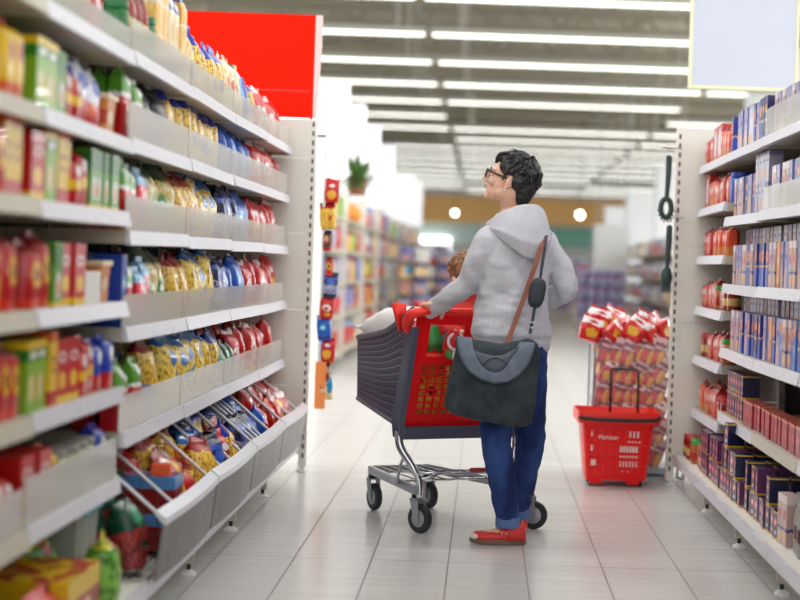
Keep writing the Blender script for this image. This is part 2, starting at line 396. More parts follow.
# ============================================================ GONDOLAS
LX = -1.062; RX = 1.147                     # shelf fronts
BY = [8.93, 7.93, 6.93, 5.93, 4.93, 3.93, 2.93]
ORD = ['first', 'second', 'third', 'fourth', 'fifth', 'sixth', 'seventh']
def slots(mb, x, y, z0, z1, mi, nx=0, ny=-1, step=.05):
    z = z0+.03
    while z < z1-.03:
        if ny: mb.box(x-.005, x+.005, y-.002, y, z, z+.026, mi)
        else: mb.box(x, x+.002, y-.005, y+.005, z, z+.026, mi)
        z += step
M_tagp = mat('pink_tag', (226, 196, 200), .45)
def shelf_unit(side, y0, y1, levels, label, risers, tall=1.9, deck=(.172, .132), deckx=.09, base=True):
    """side -1: front faces +X ; side +1: front faces -X.  levels: list of top z"""
    fx = LX if side < 0 else RX
    s = side
    root = thing('shelving_unit', (fx, (y0+y1)/2, 0), label, 'shelving unit', group=None)
    H = (y1-y0)/2
    def bx(mb, a, b_, c, d, e, f, mi=0):   # a,b: distance behind the front (positive = into the gondola)
        xs = sorted((s*a, s*b_)); return mb.box(xs[0], xs[1], c, d, e, f, mi)
    bp = MB(); bx(bp, .5, .52, -H+.001, H-.001, .1, tall); bp.build('back_panel', M_backp, root)
    up = MB(); bx(up, .47, .5, -H+.002, -H+.03, 0, tall); up.build('upright', M_cream, root); up = MB(); bx(up, .47, .5, H-.03, H-.002, 0, tall); up.build('upright', M_cream, root)
    for i, z in enumerate(levels):
        sh = MB(); bx(sh, .012, .468, -H+.004, H-.004, z-.03, z, 0)
        bx(sh, .012, .47, -H+.004, -H+.02, z-.042, z-.03, 0); bx(sh, .012, .47, H-.02, H-.004, z-.042, z-.03, 0)
        so = sh.build('shelf', M_cream2, root)
        pr = MB(); j = R.uniform(-.004, .004); ti = R.uniform(0, .01)
        q = [V((s*(.012), -H+.006, z-.042+j)), V((s*(-.002-ti), -H+.006, z-.042+j)), V((s*(-.002-ti), H-.006, z-.042-j)), V((s*.012, H-.006, z-.042-j)),
             V((s*.012, -H+.006, z+.002+j)), V((s*.002, -H+.006, z+.002+j)), V((s*.002, H-.006, z+.002-j)), V((s*.012, H-.006, z+.002-j))]
        pr.hexa(q); r = pr.build('price_rail', M_cream2 if (side < 0 and y0 < 3) or (side > 0 and i == 4 and 5 < y0 < 6.5) else M_rail, so)
        if i in risers:
            rb = MB(); bx(rb, .014, .018, -H+.01, H-.01, z, z+risers[i]); rb.build('riser', M_riser, so)
    dk = MB(); bx(dk, -deckx+.012, .468, -H+.003, H-.003, deck[0]-.02, deck[0]); do = dk.build('base_deck', M_cream, root)
    kr = MB(); bx(kr, -deckx-.004, -deckx+.012, -H+.005, H-.005, deck[1]-.005, deck[0]+.004); kr.build('price_rail', M_rail, do)
    for yy in (-H, H):
        if yy > 0: continue
        ft = MB(); xx = s*(-.03); ft.box(xx-.02, xx+.02, yy+.03, yy+.055, .042, deck[0]-.02, 0)
        ft.lathe([(.008, .018), (.008, .042)], 10, 2, (xx, yy+.042, 0)); ft.lathe([(.028, 0), (.028, .008), (.012, .02)], 14, 1, (xx, yy+.042, 0))
        ft.build('foot', [M_cream2, M_foot, M_black], root)
    return root
LV_A = [1.76, 1.50, 1.225, .93, .615]           # far left bays, top shelf first
LV_E = [1.755, 1.495, 1.275, 1.01, .757, .487]
units = {}
bayname = ['far end bay', 'second bay from the red board', 'third bay from the red board', 'fourth bay from the red board', 'fifth bay from the red board', 'nearest bay']
for i in range(6):
    lv = LV_A if i < 4 else LV_E
    ris = {0: .1, 1: .11, 2: .105, 3: .1, 4: .11} if i < 4 else ({5: .12, 0: .07} if i == 4 else {5: .1})
    units['L%d' % i] = shelf_unit(-1, BY[i+1], BY[i], lv, 'cream steel shelving unit on the left, %s, stocked with packs' % bayname[i], ris)
R_LV = [[1.73, 1.50, 1.245, .975, .715, .43], [1.73, 1.422, 1.105, .80, .49], [1.73, 1.422, 1.105, .80, .49], [1.73, 1.422, 1.105, .80, .49]]
rbay = ['end bay beside the black utensils', 'second bay from the black utensils', 'third bay from the black utensils', 'bay nearest the camera']
for i in range(4):
    units['R%d' % i] = shelf_unit(1, BY[i+1], BY[i], R_LV[i], 'cream steel shelving unit on the right, %s' % rbay[i], [{}, {}, {0: .12, 1: .1}, {0: .12, 1: .1}][i])
for k in range(2):      # unseen shelving added beside the camera to keep light off the near bays
    shelf_unit(-1, -3.2+3.05*k, -.17+3.05*k, LV_E[:5], 'unseen shelving unit added on the left beside the camera, %s one' % ['farther back', 'nearer'][k], {})
    shelf_unit(1, -3.2+4.05*k, .83+4.05*k, R_LV[1], 'unseen shelving unit added on the right beside the camera, %s one' % ['farther back', 'nearer'][k], {})
# end caps
def endcap(side, xe, yf, top, label, foot=True):
    s = side; root = thing('end_cap_unit', (xe, yf, 0), label, 'end cap unit')
    W = 1.33
    pn = MB(); e = sorted((0.012*s, W*s))
    zs = [.1, .47, .885, 1.30, 1.71, top]
    for a, b_ in zip(zs[:-1], zs[1:]): pn.box(e[0], e[1], 0, .02, a+.001, b_-.001)
    pn.build('back_panel', M_cream, root, bevel=.002)
    po = MB(); e = sorted((-.012*s, .03*s)); po.box(e[0], e[1], -.004, .04, .03, top)
    slots(po, .006*s, -.004, .05, top, 1); po.build('upright', [M_cream, M_slot], root); e = sorted((W*s, (W+.03)*s)); MB().box(e[0], e[1], 0, .04, .03, top).build('upright', M_cream, root)
    for z in (.3, .62, .95, 1.28, 1.6):
        sh = MB(); e = sorted((.03*s, W*s)); sh.box(e[0], e[1], .022, .45, z-.03, z); sh.build('shelf', M_cream, root)
    for xx, yy in ((.01*s, .02), (.05*s, .4), (W*s, .02)):
        MB().lathe([(.03, 0), (.03, .008), (.01, .02), (.01, .1)], 14, 0, (xx, yy, 0)).build('foot', M_foot, root)
    if side < 0: MB().lathe([(.04, 0), (.04, .55)], 16, 0, M=Matrix.Rotation(-PI/2, 3, 'Y'), c=(-.03-.55, -.05, .06)).build('pipe', M_cream2, root, smooth=False)
    return root
endcap(-1, -.945, 8.97, 1.92, 'cream slotted end panel below the red board')
endcap(1, 1.035, 8.95, 1.945, 'white slotted end panel beside the candy bin with two hanging utensils')
# red board
rb = thing('header_board', (-1.6, 9.0, 1.93), 'large plain orange-red board standing above the left shelving end', 'board')
MB().box(-.62, .64, -.012, .012, .0, .56).build('board', M_redboard, rb)
MB().box(-.62, .62, -.016, -.0125, .14, .148).build('seam', M_redboard_d, rb)
MB().prism([(.64, 0), (.66, 0), (.675, .4), (.675, .56), (.64, .56)], -.014, .014).build('edge_strip', mat('pale_red_edge', (240, 210, 205), .4), rb)
MB().box(.625, .638, -.03, -.016, -.14, .02).build('red_tab', M_redboard, rb)
# white hanging sign
p0 = P(688, 88, 9.2); p1 = P(797, 92, 9.2)
hs = thing('hanging_sign', (p0.x, 9.2, p0.z), 'blank white hanging sign with pale yellow frame above the right shelving', 'sign')
W = p1.x-p0.x
MB().box(.015, W-.015, -.006, .006, .015, .72).build('panel', M_signw, hs)
MB().box(0, W, -.012, .012, 0, .016).box(0, .016, -.012, .012, .016, .74).box(W-.016, W, -.012, .012, .016, .74).box(0, W, -.012, .012, .74, .756).build('frame', M_signf, hs)
MB().tube([(.1, 0, .75), (.1, 0, 7.6-p0.z)], .003, 6).tube([(W-.1, 0, .75), (W-.1, 0, 7.6-p0.z)], .003, 6).build('cord', M_steel, hs)
# ============================================================ GOODS
RED=(205,28,32); DRED=(150,20,28); GOLD=(226,178,66); YEL=(238,206,40); BLU=(34,62,160); NAVY=(26,34,92); CYA=(40,150,205); LBL=(120,175,225)
GRN=(60,150,50); LGR=(150,195,60); DGR=(24,92,52); WHI=(232,230,228); ORA=(232,120,40); PNK=(226,120,140); BRN=(120,70,50); TEAL=(20,120,130); LIL=(176,168,206); CRE=(226,208,168); BLK=(34,32,40)
def noisy(p, k, s): return noise.noise(V(p)*k)*s
def m_box(w, d, h):
    mb = MB().box(-w/2, w/2, -d/2, d/2, 0, h); return mb, 0
def m_bag(w, d, h, seed=0, crimp=.09, lean=0):
    if w > .14 and h > .2: d *= 1.3
    mb = MB(); rings = []; n = 20; K = 15
    for i in range(K):
        t = i/(K-1)
        if t < 1-crimp:
            q = t/(1-crimp); f = (math.sin(PI*min(1, .14+q*.86))**.38)
            ww = w*(.90+.10*math.sin(PI*q)); dd = d*max(.1, f)
            if q > .97: dd = d*.16
        else: ww = w*.93; dd = d*.07
        r = []
        for k in range(n):
            a = 2*PI*k/n; ca, sa = math.cos(a), math.sin(a)
            x = ww/2*math.copysign(abs(ca)**.55, ca); y = dd/2*math.copysign(abs(sa)**.8, sa)
            nn = noise.noise(V((x*22+seed, y*22, t*h*22)))*.09*w*(1 if 0 < i < K-3 else .25)
            wv = .07*w*math.sin(5.3*k+seed)*(1 if i == K-1 else .4) if i >= K-3 else 0
            r.append(V((x*(1+nn), y+nn*.9+wv*.3, t*h+(wv if i == K-1 else 0))))
        rings.append(r)
    mb.loft(rings); return mb
def m_gusset(w, d, h, seed=0):
    """block-shaped packet: squared body, folded top"""
    mb = MB(); rings = []; n = 16
    for t, sw, sd in ((0, .94, .94), (.04, 1, 1), (.4, 1.02, 1.05), (.78, .99, 1), (.86, .96, .7), (.92, .93, .2), (1, .93, .12)):
        r = []
        for k in range(n):
            a = 2*PI*(k+.5)/n; ca, sa = math.cos(a), math.sin(a); mx = max(abs(ca), abs(sa))
            x = w/2*sw*ca/mx; y = d/2*sd*sa/mx; e = noise.noise(V((x*25+seed, y*25, t*h*25)))*.05*w
            r.append(V((x+e, y+e, t*h)))
        rings.append(r)
    mb.loft(rings); return mb
PROTO = {}
def proto(key, build):
    if key not in PROTO: PROTO[key] = build()
    return PROTO[key]
used_labels = {}
class Design:
    def __init__(s, name, desc, cat, kind, size, material, cap=None, variants=1):
        s.name, s.desc, s.cat, s.kind, s.size, s.m, s.cap = name, desc, cat, kind, size, material, cap
        w, d, h = size; s.me = []; s.caps = []
        for v in range(variants if kind in ('bag',) else 1):
            if kind == 'box': mb = m_box(w, d, h)[0]; sm = False
            elif kind == 'bag': mb = m_bag(w, d, h, v*3.1+len(name)); sm = True
            elif kind == 'block': mb = m_gusset(w, d, h, v*2.3); sm = 35
            elif kind == 'bottle':
                mb = MB().lathe([(w*.42, 0), (w*.5, .01), (w*.5, h*.5), (w*.44, h*.6), (w*.2, h*.8), (w*.17, h*.9)], 18); sm = True
            elif kind == 'jar':
                mb = MB().lathe([(w*.44, 0), (w*.5, .008), (w*.5, h*.75), (w*.42, h*.86)], 20); sm = True
            elif kind == 'tub':
                mb = MB().loft([[V((w/2*q*cx, d/2*q*cy, z)) for cx, cy in ((-1, -.8), (-.8, -1), (.8, -1), (1, -.8), (1, .8), (.8, 1), (-.8, 1), (-1, .8))] for q, z in ((.88, 0), (.98, h*.88))]); sm = False
            elif kind == 'tray':
                mb = MB(); t = .004
                mb.box(-w/2, w/2, -d/2, d/2, 0, t); mb.box(-w/2, w/2, -d/2, -d/2+t, t, h); mb.box(-w/2, w/2, d/2-t, d/2, t, h); mb.box(-w/2, -w/2+t, -d/2+t, d/2-t, t, h); mb.box(w/2-t, w/2, -d/2+t, d/2-t, t, h); sm = False
            me = mb.mesh(name, s.m, smooth=(sm is True))
            if sm == 35:
                me.polygons.foreach_set('use_smooth', [True]*len(me.polygons)); me.set_sharp_from_angle(angle=.7)
            s.me.append(me)
        if cap:
            cm = mat(*cap)
            if kind == 'bottle': mb = MB().lathe([(w*.19, h*.88), (w*.19, h)], 14)
            elif kind == 'jar': mb = MB().lathe([(w*.46, h*.84), (w*.48, h*.86), (w*.48, h*.98), (w*.44, h)], 20)
            elif kind == 'tub': mb = MB().box(-w*.52, w*.52, -d*.52, d*.52, h*.88, h)
            s.caps = [mb.mesh('lid', cm)]
    def put(s, x, y, z, rz, label, group, tilt=(0, 0)):
        o = bpy.data.objects.new(s.name, R.choice(s.me)); C.objects.link(o)
        o.location = (x, y, z); o.rotation_euler = (tilt[0], tilt[1], rz)
        tag(o, label, s.cat, group)
        for c in s.caps:
            q = bpy.data.objects.new('cap' if s.kind == 'bottle' else 'lid', c); C.objects.link(q); q.parent = o
        return o
D = {}
def dz(key, *a, **k): D[key] = Design(*a, **k)
mp = mat_print
goldw = ((200, 150, 60), (250, 222, 130), 12, 0, 1)
dz('bluegold', 'pasta_bag', 'blue-topped gold pasta bag', 'bag', 'bag', (.15, .09, .25), mp('p_bluegold', (30, 70, 180), [(.0, .12, (236, 196, 70))], [(.45, .36, .28, .12, BLU), (.6, .40, .1, .05, WHI)], ((150, 96, 16), (252, 218, 100), 13, .0, .72)), variants=3)
dz('cyangold', 'pasta_bag', 'sky-blue and yellow pasta bag', 'bag', 'bag', (.18, .10, .25), mp('p_cyangold', (20, 130, 200), [], [(.72, .3, .16, .13, CYA), (.55, .62, .16, .12, (20, 130, 200)), (.7, .28, .06, .05, WHI)], ((170, 112, 20), (252, 226, 110), 11, .0, .80)), variants=3)
dz('redgold', 'pasta_bag', 'red-topped gold pasta bag', 'bag', 'bag', (.17, .10, .24), mp('p_redgold', (180, 25, 40), [], [(.7, .42, .12, .1, RED), (.7, .42, .06, .05, ORA)], ((170, 100, 20), (250, 214, 100), 12, .0, .78)), variants=3)
dz('cyan', 'snack_bag', 'shiny bright blue bag', 'bag', 'bag', (.15, .09, .23), mp('p_cyan', (18, 110, 200), [(.08, .16, (20, 50, 140))], [(.5, .5, .25, .14, (60, 180, 230)), (.5, .5, .12, .06, WHI)]), variants=2)
dz('dblue', 'pasta_bag', 'dark blue and clear bag', 'bag', 'bag', (.15, .09, .23), mp('p_dblue', NAVY, [(.7, .78, (60, 110, 200))], [(.5, .6, .3, .09, (70, 120, 210))], ((40, 50, 110), (190, 190, 220), 9, .15, .5)), variants=2)
dz('redwhite', 'pouch', 'red and white glossy pouch', 'pouch', 'bag', (.15, .09, .22), mp('p_redwhite', (208, 24, 36), [(.86, 1, (236, 220, 220))], [(.5, .45, .3, .14, (240, 225, 220)), (.45, .42, .16, .07, RED), (.6, .2, .2, .08, GOLD)]), variants=3)
dz('redyel', 'pouch', 'red and yellow glossy pouch', 'pouch', 'bag', (.15, .08, .22), mp('p_redyel', (210, 30, 30), [(.0, .1, (230, 60, 30))], [(.5, .32, .32, .18, (240, 190, 70)), (.5, .68, .2, .07, WHI)]), variants=3)
dz('greenclear', 'pasta_bag', 'green-labelled clear pasta bag', 'bag', 'bag', (.17, .10, .24), mp('p_greenclear', (20, 90, 60), [], [(.3, .42, .2, .14, (70, 160, 70)), (.3, .42, .12, .05, WHI), (.75, .4, .1, .2, (215, 205, 150))], ((110, 80, 20), (226, 204, 120), 13, .0, .76)), variants=3)
dz('darknet', 'pasta_bag', 'dark bag with red striped foot', 'bag', 'bag', (.16, .10, .23), mp('p_darknet', (34, 44, 58), [(.38, .44, WHI)], [], ((60, 20, 40), (200, 80, 110), 8, .0, .4), stripes=(14, .4, (170, 30, 60), .02, .38)), variants=2)
dz('strawb', 'pouch', 'white pouch with red fruit', 'pouch', 'block', (.13, .07, .20), mp('p_strawb', (226, 40, 60), [(.72, 1.0, (150, 195, 225)), (.0, .06, DRED)], [(.3, .5, .14, .1, (250, 120, 140)), (.7, .3, .16, .12, (245, 160, 170)), (.65, .6, .14, .08, WHI)], rough=.3))
dz('greenred', 'pouch', 'green-topped red packet', 'pouch', 'block', (.10, .06, .21), mp('p_greenred', (205, 40, 48), [(.62, 1, (110, 170, 60)), (.56, .62, WHI)], [(.5, .32, .28, .14, (238, 190, 160)), (.5, .8, .24, .07, WHI)], rough=.3))
dz('bluecarton', 'carton', 'slim blue carton', 'carton', 'box', (.08, .09, .22), mp('p_bluecarton', (30, 90, 180), [(.1, .3, (70, 150, 215))], [(.5, .6, .3, .1, (110, 190, 235)), (.5, .6, .18, .04, WHI)]))
dz('tallyel', 'spaghetti_pack', 'tall yellow spaghetti pack', 'pack', 'block', (.09, .06, .34), mp('p_tallyel', (238, 190, 90), [(.86, 1, BLU), (.0, .1, BLU), (.6, .62, WHI)], [(.5, .92, .22, .04, WHI), (.5, .05, .25, .03, WHI)], ((225, 170, 80), (250, 214, 140), 20, .1, .6), rough=.3))
dz('tallcream', 'spaghetti_pack', 'tall cream pack with blue foot', 'pack', 'block', (.09, .06, .31), mp('p_tallcream', (236, 220, 186), [(.75, 1, (40, 60, 160)), (.0, .16, BLU)], [(.5, .5, .3, .12, (230, 190, 120)), (.5, .84, .25, .05, WHI)], rough=.3))
dz('greenbottle', 'sauce_bottle', 'red sauce bottle with green cap', 'bottle', 'bottle', (.075, .075, .27), mp('p_greenbottle', (150, 20, 24), [(.2, .5, (226, 210, 150)), (.26, .34, GRN), (.52, .7, (170, 30, 30))], [], rough=.15), cap=('cap_green', (40, 130, 50), .35))
dz('greencan', 'cheese_tin', 'small green canister', 'canister', 'jar', (.08, .08, .16), mp('p_greencan', (24, 130, 66), [(.4, .55, (60, 165, 90))], []), cap=('cap_green2', (20, 110, 55), .35))
dz('cyanwhite', 'pasta_bag', 'white and turquoise bag', 'bag', 'bag', (.16, .09, .25), mp('p_cyanwhite', (226, 212, 180), [], [(.75, .55, .22, .3, (40, 165, 210)), (.25, .5, .14, .12, (214, 110, 70))], ((215, 180, 120), (245, 230, 190), 9, .0, .8)), variants=2)
# near bays
dz('crisp_rw', 'crisp_bag', 'red and white crisp bag', 'bag', 'bag', (.16, .09, .20), mp('p_crisp_rw', (205, 34, 44), [(.84, 1, (235, 215, 215))], [(.5, .55, .33, .16, (240, 226, 224)), (.5, .55, .2, .07, RED), (.5, .2, .2, .08, PNK)]), variants=3)
dz('crisp_bw', 'crisp_bag', 'blue and white crisp bag', 'bag', 'bag', (.16, .09, .20), mp('p_crisp_bw', (225, 226, 236), [(.0, .4, RED)], [(.3, .75, .2, .14, BLU), (.75, .65, .16, .12, (60, 90, 190)), (.5, .3, .2, .08, ORA)]), variants=2)
dz('yelcarton', 'carton', 'yellow carton', 'carton', 'box', (.075, .16, .19), mp('p_yelcarton', (235, 200, 40), [(.0, .2, RED), (.86, 1, ORA)], [(.5, .55, .3, .13, DRED), (.5, .55, .2, .06, YEL)]))
dz('greencarton', 'carton', 'light green carton', 'carton', 'box', (.10, .16, .175), mp('p_greencarton', (150, 190, 60), [(.72, .88, GRN), (.88, 1, YEL)], [(.35, .35, .2, .2, CRE), (.75, .35, .12, .24, (205, 170, 60)), (.5, .8, .3, .05, WHI)]))
dz('greenwrap', 'packet', 'green and white packet', 'packet', 'box', (.085, .12, .165), mp('p_greenwrap', (110, 170, 50), [(.64, .94, (50, 140, 50)), (.0, .07, YEL)], [(.5, .35, .28, .2, WHI), (.5, .3, .16, .12, ORA)]))
dz('redcarton', 'carton', 'red carton', 'carton', 'box', (.11, .16, .165), mp('p_redcarton', (206, 26, 32), [(.0, .12, YEL)], [(.5, .35, .3, .14, (240, 200, 70)), (.5, .72, .32, .09, WHI), (.5, .72, .22, .05, RED)]))
dz('redyelpack', 'stick_pack', 'upright red and yellow stick pack', 'pack', 'block', (.07, .10, .18), mp('p_redyelpack', (200, 30, 34), [(.0, .15, (230, 70, 40)), (.8, 1, (150, 40, 40))], [(.5, .5, .34, .2, (238, 200, 60)), (.5, .5, .2, .1, DRED)], rough=.3))
dz('brownpack', 'stick_pack', 'brown and pink upright pack', 'pack', 'block', (.08, .10, .19), mp('p_brownpack', (120, 60, 50), [(.0, .18, RED), (.84, 1, (60, 40, 40))], [(.5, .55, .32, .2, (226, 180, 150)), (.5, .4, .2, .1, (190, 70, 80))], rough=.3))
dz('yelpack', 'stick_pack', 'bright yellow upright pack', 'pack', 'block', (.075, .10, .175), mp('p_yelpack', (240, 205, 30), [(.0, .2, ORA), (.9, 1, RED)], [(.5, .6, .3, .14, (190, 60, 40))], rough=.3))
dz('smallred', 'biscuit_pack', 'small red and yellow packet', 'packet', 'block', (.08, .09, .15), mp('p_smallred', (202, 34, 40), [(.3, .5, (238, 200, 60))], [(.5, .7, .3, .12, WHI)], rough=.3))
dz('orgtub', 'snack_tub', 'orange and cream tub', 'tub', 'tub', (.13, .12, .12), mp('p_orgtub', (220, 150, 80), [(.3, .7, (200, 90, 60))], [(.5, .5, .3, .2, CRE)]), cap=('cap_cream', (230, 205, 170), .4))
dz('whitetray', 'display_tray', 'white display tray', 'tray', 'tray', (.20, .16, .09), mat('tray_white', (222, 220, 214), .5))
dz('clearjar', 'glass_jar', 'clear pale jar', 'jar', 'jar', (.085, .085, .14), mat('jar_pale', (196, 196, 160), .15), cap=('cap_metal', (150, 148, 140), .3))
dz('turqtub', 'storage_tub', 'turquoise-lidded clear tub', 'tub', 'tub', (.20, .22, .26), mat('tub_clear', (176, 180, 172), .2), cap=('cap_turq', (24, 186, 206), .35))
dz('greensnack', 'snack_bag', 'green snack bag with yellow top', 'bag', 'bag', (.17, .11, .19), mp('p_greensnack', (80, 150, 60), [(.8, 1, (205, 205, 50))], [(.65, .78, .12, .1, (225, 110, 120)), (.3, .5, .12, .2, (170, 205, 120)), (.7, .4, .1, .2, (190, 215, 150))], ((40, 100, 40), (150, 200, 90), 6, .1, .75)), variants=2)
dz('yelbox', 'snack_box', 'yellow display box of snacks', 'box', 'box', (.34, .26, .15), mp('p_yelbox', (190, 60, 50), [(.62, 1, (228, 196, 20))], [(.25, .3, .16, .22, ORA), (.6, .3, .14, .22, CRE), (.85, .35, .1, .2, DRED)]))
dz('redyelbag', 'snack_bag', 'red snack bag with yellow letters', 'bag', 'bag', (.24, .16, .14), mp('p_redyelbag', (205, 30, 26), [], [(.3, .5, .14, .2, YEL), (.7, .45, .16, .2, (240, 190, 50))]), variants=2)
dz('bluebox', 'carton', 'blue-topped dark red carton', 'carton', 'box', (.14, .17, .12), mp('p_bluebox', (165, 24, 34), [(.66, 1, (110, 165, 215))], [(.8, .3, .12, .2, (225, 150, 150))]))
dz('orangebox', 'carton', 'small orange carton', 'carton', 'box', (.06, .06, .035), mat('box_orange', (240, 90, 30), .4))
dz('bluetray', 'meat_tray', 'flat blue and red tray pack', 'pack', 'box', (.14, .16, .05), mp('p_bluetray', (70, 130, 200), [(.0, .4, DRED)], [(.4, .7, .2, .2, WHI)]))
dz('greenneck', 'herb_bag', 'dark green knotted bag', 'bag', 'bag', (.12, .10, .16), mp('p_greenneck', (16, 100, 70), [], [(.5, .6, .2, .2, (70, 170, 130))], ((120, 30, 40), (200, 90, 90), 9, 0, .4)), variants=2)
dz('bluered', 'packet', 'blue packet', 'packet', 'block', (.10, .08, .16), mp('p_bluered', (40, 80, 180), [(.0, .3, RED)], [(.5, .65, .3, .14, WHI)], rough=.3))
# right side: boxed pasta
dz('boxlil', 'pasta_box', 'lilac and blue pasta box', 'pasta box', 'box', (.062, .05, .185), mp('p_boxlil', (160, 156, 198), [(.86, 1, (150, 150, 195)), (.0, .3, (200, 176, 180))], [(.5, .68, .3, .07, (60, 80, 170)), (.5, .35, .3, .1, (226, 180, 150))]))
dz('boxblue', 'pasta_box', 'deep blue pasta box', 'pasta box', 'box', (.062, .05, .185), mp('p_boxblue', (18, 34, 110), [(.0, .12, (50, 110, 200))], [(.5, .72, .36, .09, (232, 150, 60)), (.5, .45, .2, .05, WHI)]))
dz('boxorg', 'pasta_box', 'orange-shield blue pasta box', 'pasta box', 'box', (.062, .05, .185), mp('p_boxorg', (60, 70, 150), [(.0, .45, (60, 100, 190)), (.45, .5, (220, 170, 120))], [(.5, .7, .42, .13, (230, 150, 60)), (.5, .7, .2, .06, (200, 60, 50))]))
dz('boxbeige', 'pasta_box', 'pinkish beige pasta box', 'pasta box', 'box', (.062, .05, .185), mp('p_boxbeige', (206, 178, 172), [(.84, 1, (230, 215, 215)), (.3, .36, (90, 100, 170))], [(.5, .62, .3, .1, (210, 90, 80)), (.5, .18, .3, .1, (236, 196, 140))]))
dz('boxsky', 'pasta_box', 'bright sky-blue pasta box', 'pasta box', 'box', (.062, .05, .185), mp('p_boxsky', (50, 140, 215), [(.8, 1, (170, 170, 210))], [(.5, .8, .42, .12, (228, 150, 60)), (.5, .4, .2, .1, (140, 200, 240))]))
dz('boxorange', 'pasta_box', 'plain orange pasta box', 'pasta box', 'box', (.06, .05, .185), mp('p_boxorange', (226, 160, 90), [(.0, .1, (190, 120, 70))], [(.5, .6, .3, .1, (240, 200, 150))]))
dz('boxgrey', 'pasta_box', 'small pale grey pasta box', 'pasta box', 'box', (.075, .06, .13), mp('p_boxgrey', (186, 182, 198), [(.85, 1, (160, 156, 186))], [(.5, .3, .3, .16, (220, 170, 150)), (.5, .7, .3, .06, (90, 100, 170))]))
dz('boxnavy', 'pasta_box', 'orange-disc navy pasta box', 'pasta box', 'box', (.09, .06, .13), mp('p_boxnavy', (24, 48, 130), [], [(.55, .45, .35, .35, (196, 128, 70)), (.55, .45, .2, .22, (120, 70, 60))]))
dz('boxteth', 'pasta_box', 'tall white box with orange disc', 'pasta box', 'box', (.12, .05, .19), mp('p_boxteth', (206, 204, 216), [(.9, 1, (190, 180, 200))], [(.5, .16, .36, .14, (226, 170, 70)), (.5, .6, .2, .1, (222, 220, 230))]))
dz('smallcarton', 'sauce_carton', 'small navy sauce carton', 'sauce carton', 'box', (.075, .075, .105), mp('p_smallcarton', (24, 28, 84), [(.0, .07, (226, 190, 60)), (.93, .985, (226, 190, 60))], [(.5, .62, .3, .17, (215, 60, 80)), (.5, .62, .16, .09, (240, 200, 210)), (.5, .25, .2, .08, (200, 205, 225))], wob=.004))
dz('purplecarton', 'sauce_carton', 'small purple-red sauce carton', 'sauce carton', 'box', (.07, .075, .105), mp('p_purplecarton', (112, 62, 110), [(.0, .08, (210, 150, 90))], [(.5, .6, .3, .18, (205, 60, 80)), (.5, .6, .15, .1, (236, 190, 200)), (.5, .22, .3, .08, (220, 160, 120))], wob=.004))
dz('pinkcarton', 'sauce_carton', 'small dusty red carton', 'sauce carton', 'box', (.065, .07, .11), mp('p_pinkcarton', (180, 50, 66), [(.9, 1, (225, 150, 130))], [(.5, .5, .3, .16, (215, 90, 100))]))
dz('redpack', 'stock_pack', 'red and orange packet', 'packet', 'block', (.09, .07, .15), mp('p_redpack', (200, 50, 40), [(.86, 1, (150, 40, 40))], [(.5, .6, .3, .12, (236, 200, 190)), (.5, .25, .3, .14, (230, 140, 60))], rough=.3))
dz('redwhitecarton', 'carton', 'white carton with red frame', 'carton', 'box', (.15, .06, .18), mp('p_redwhitecarton', (205, 60, 50), [], [(.5, .48, .34, .4, (222, 218, 226)), (.5, .1, .3, .06, (226, 120, 50))]))
dz('bluedrum', 'canister', 'round bright blue canister', 'canister', 'jar', (.11, .11, .15), mat('drum_blue', (30, 90, 190), .3), cap=('cap_blue', (24, 70, 170), .3))
dz('orgpack', 'stock_pack', 'orange-red slim packet', 'packet', 'block', (.06, .06, .15), mp('p_orgpack', (226, 100, 50), [(.0, .3, (220, 150, 90)), (.88, 1, (150, 40, 40))], [(.5, .6, .3, .12, (230, 190, 180))], rough=.3))
dz('mixjar', 'sauce_jar', 'sauce jar with red contents', 'jar', 'jar', (.07, .07, .12), mp('p_mixjar', (160, 40, 34), [(.25, .6, (220, 190, 130))], [], rough=.15), cap=('cap_red', (190, 40, 40), .35))
dz('greenjar', 'sauce_jar', 'sauce jar with green lid', 'jar', 'jar', (.075, .075, .12), mp('p_greenjar', (190, 120, 60), [(.2, .6, (190, 60, 50))], [], rough=.15), cap=('cap_grn', (40, 150, 60), .35))
dz('bottleclear', 'water_bottle', 'clear bottle with blue cap', 'bottle', 'bottle', (.08, .08, .25), mp('p_bottleclear', (170, 168, 160), [(.25, .45, (120, 60, 70))], [], rough=.12), cap=('cap_blu', (60, 120, 190), .35))
LVN = ['top', 'second', 'third', 'fourth', 'fifth', 'sixth']
LBAY = ['left end bay', 'second left bay from end', 'third left bay from end', 'fourth left bay from end', 'fifth left bay from end', 'nearest left bay']
RBAY = ['right end bay', 'second right bay from end', 'third right bay from end', 'nearest right bay']
MAXW = 16
ORDX = ['first', 'second', 'third', 'fourth', 'fifth', 'sixth', 'seventh', 'eighth', 'ninth', 'tenth', 'eleventh', 'twelfth', 'thirteenth', 'fourteenth', 'fifteenth']
def fit(s):
    ws = s.split()
    return ' '.join(ws[:MAXW])
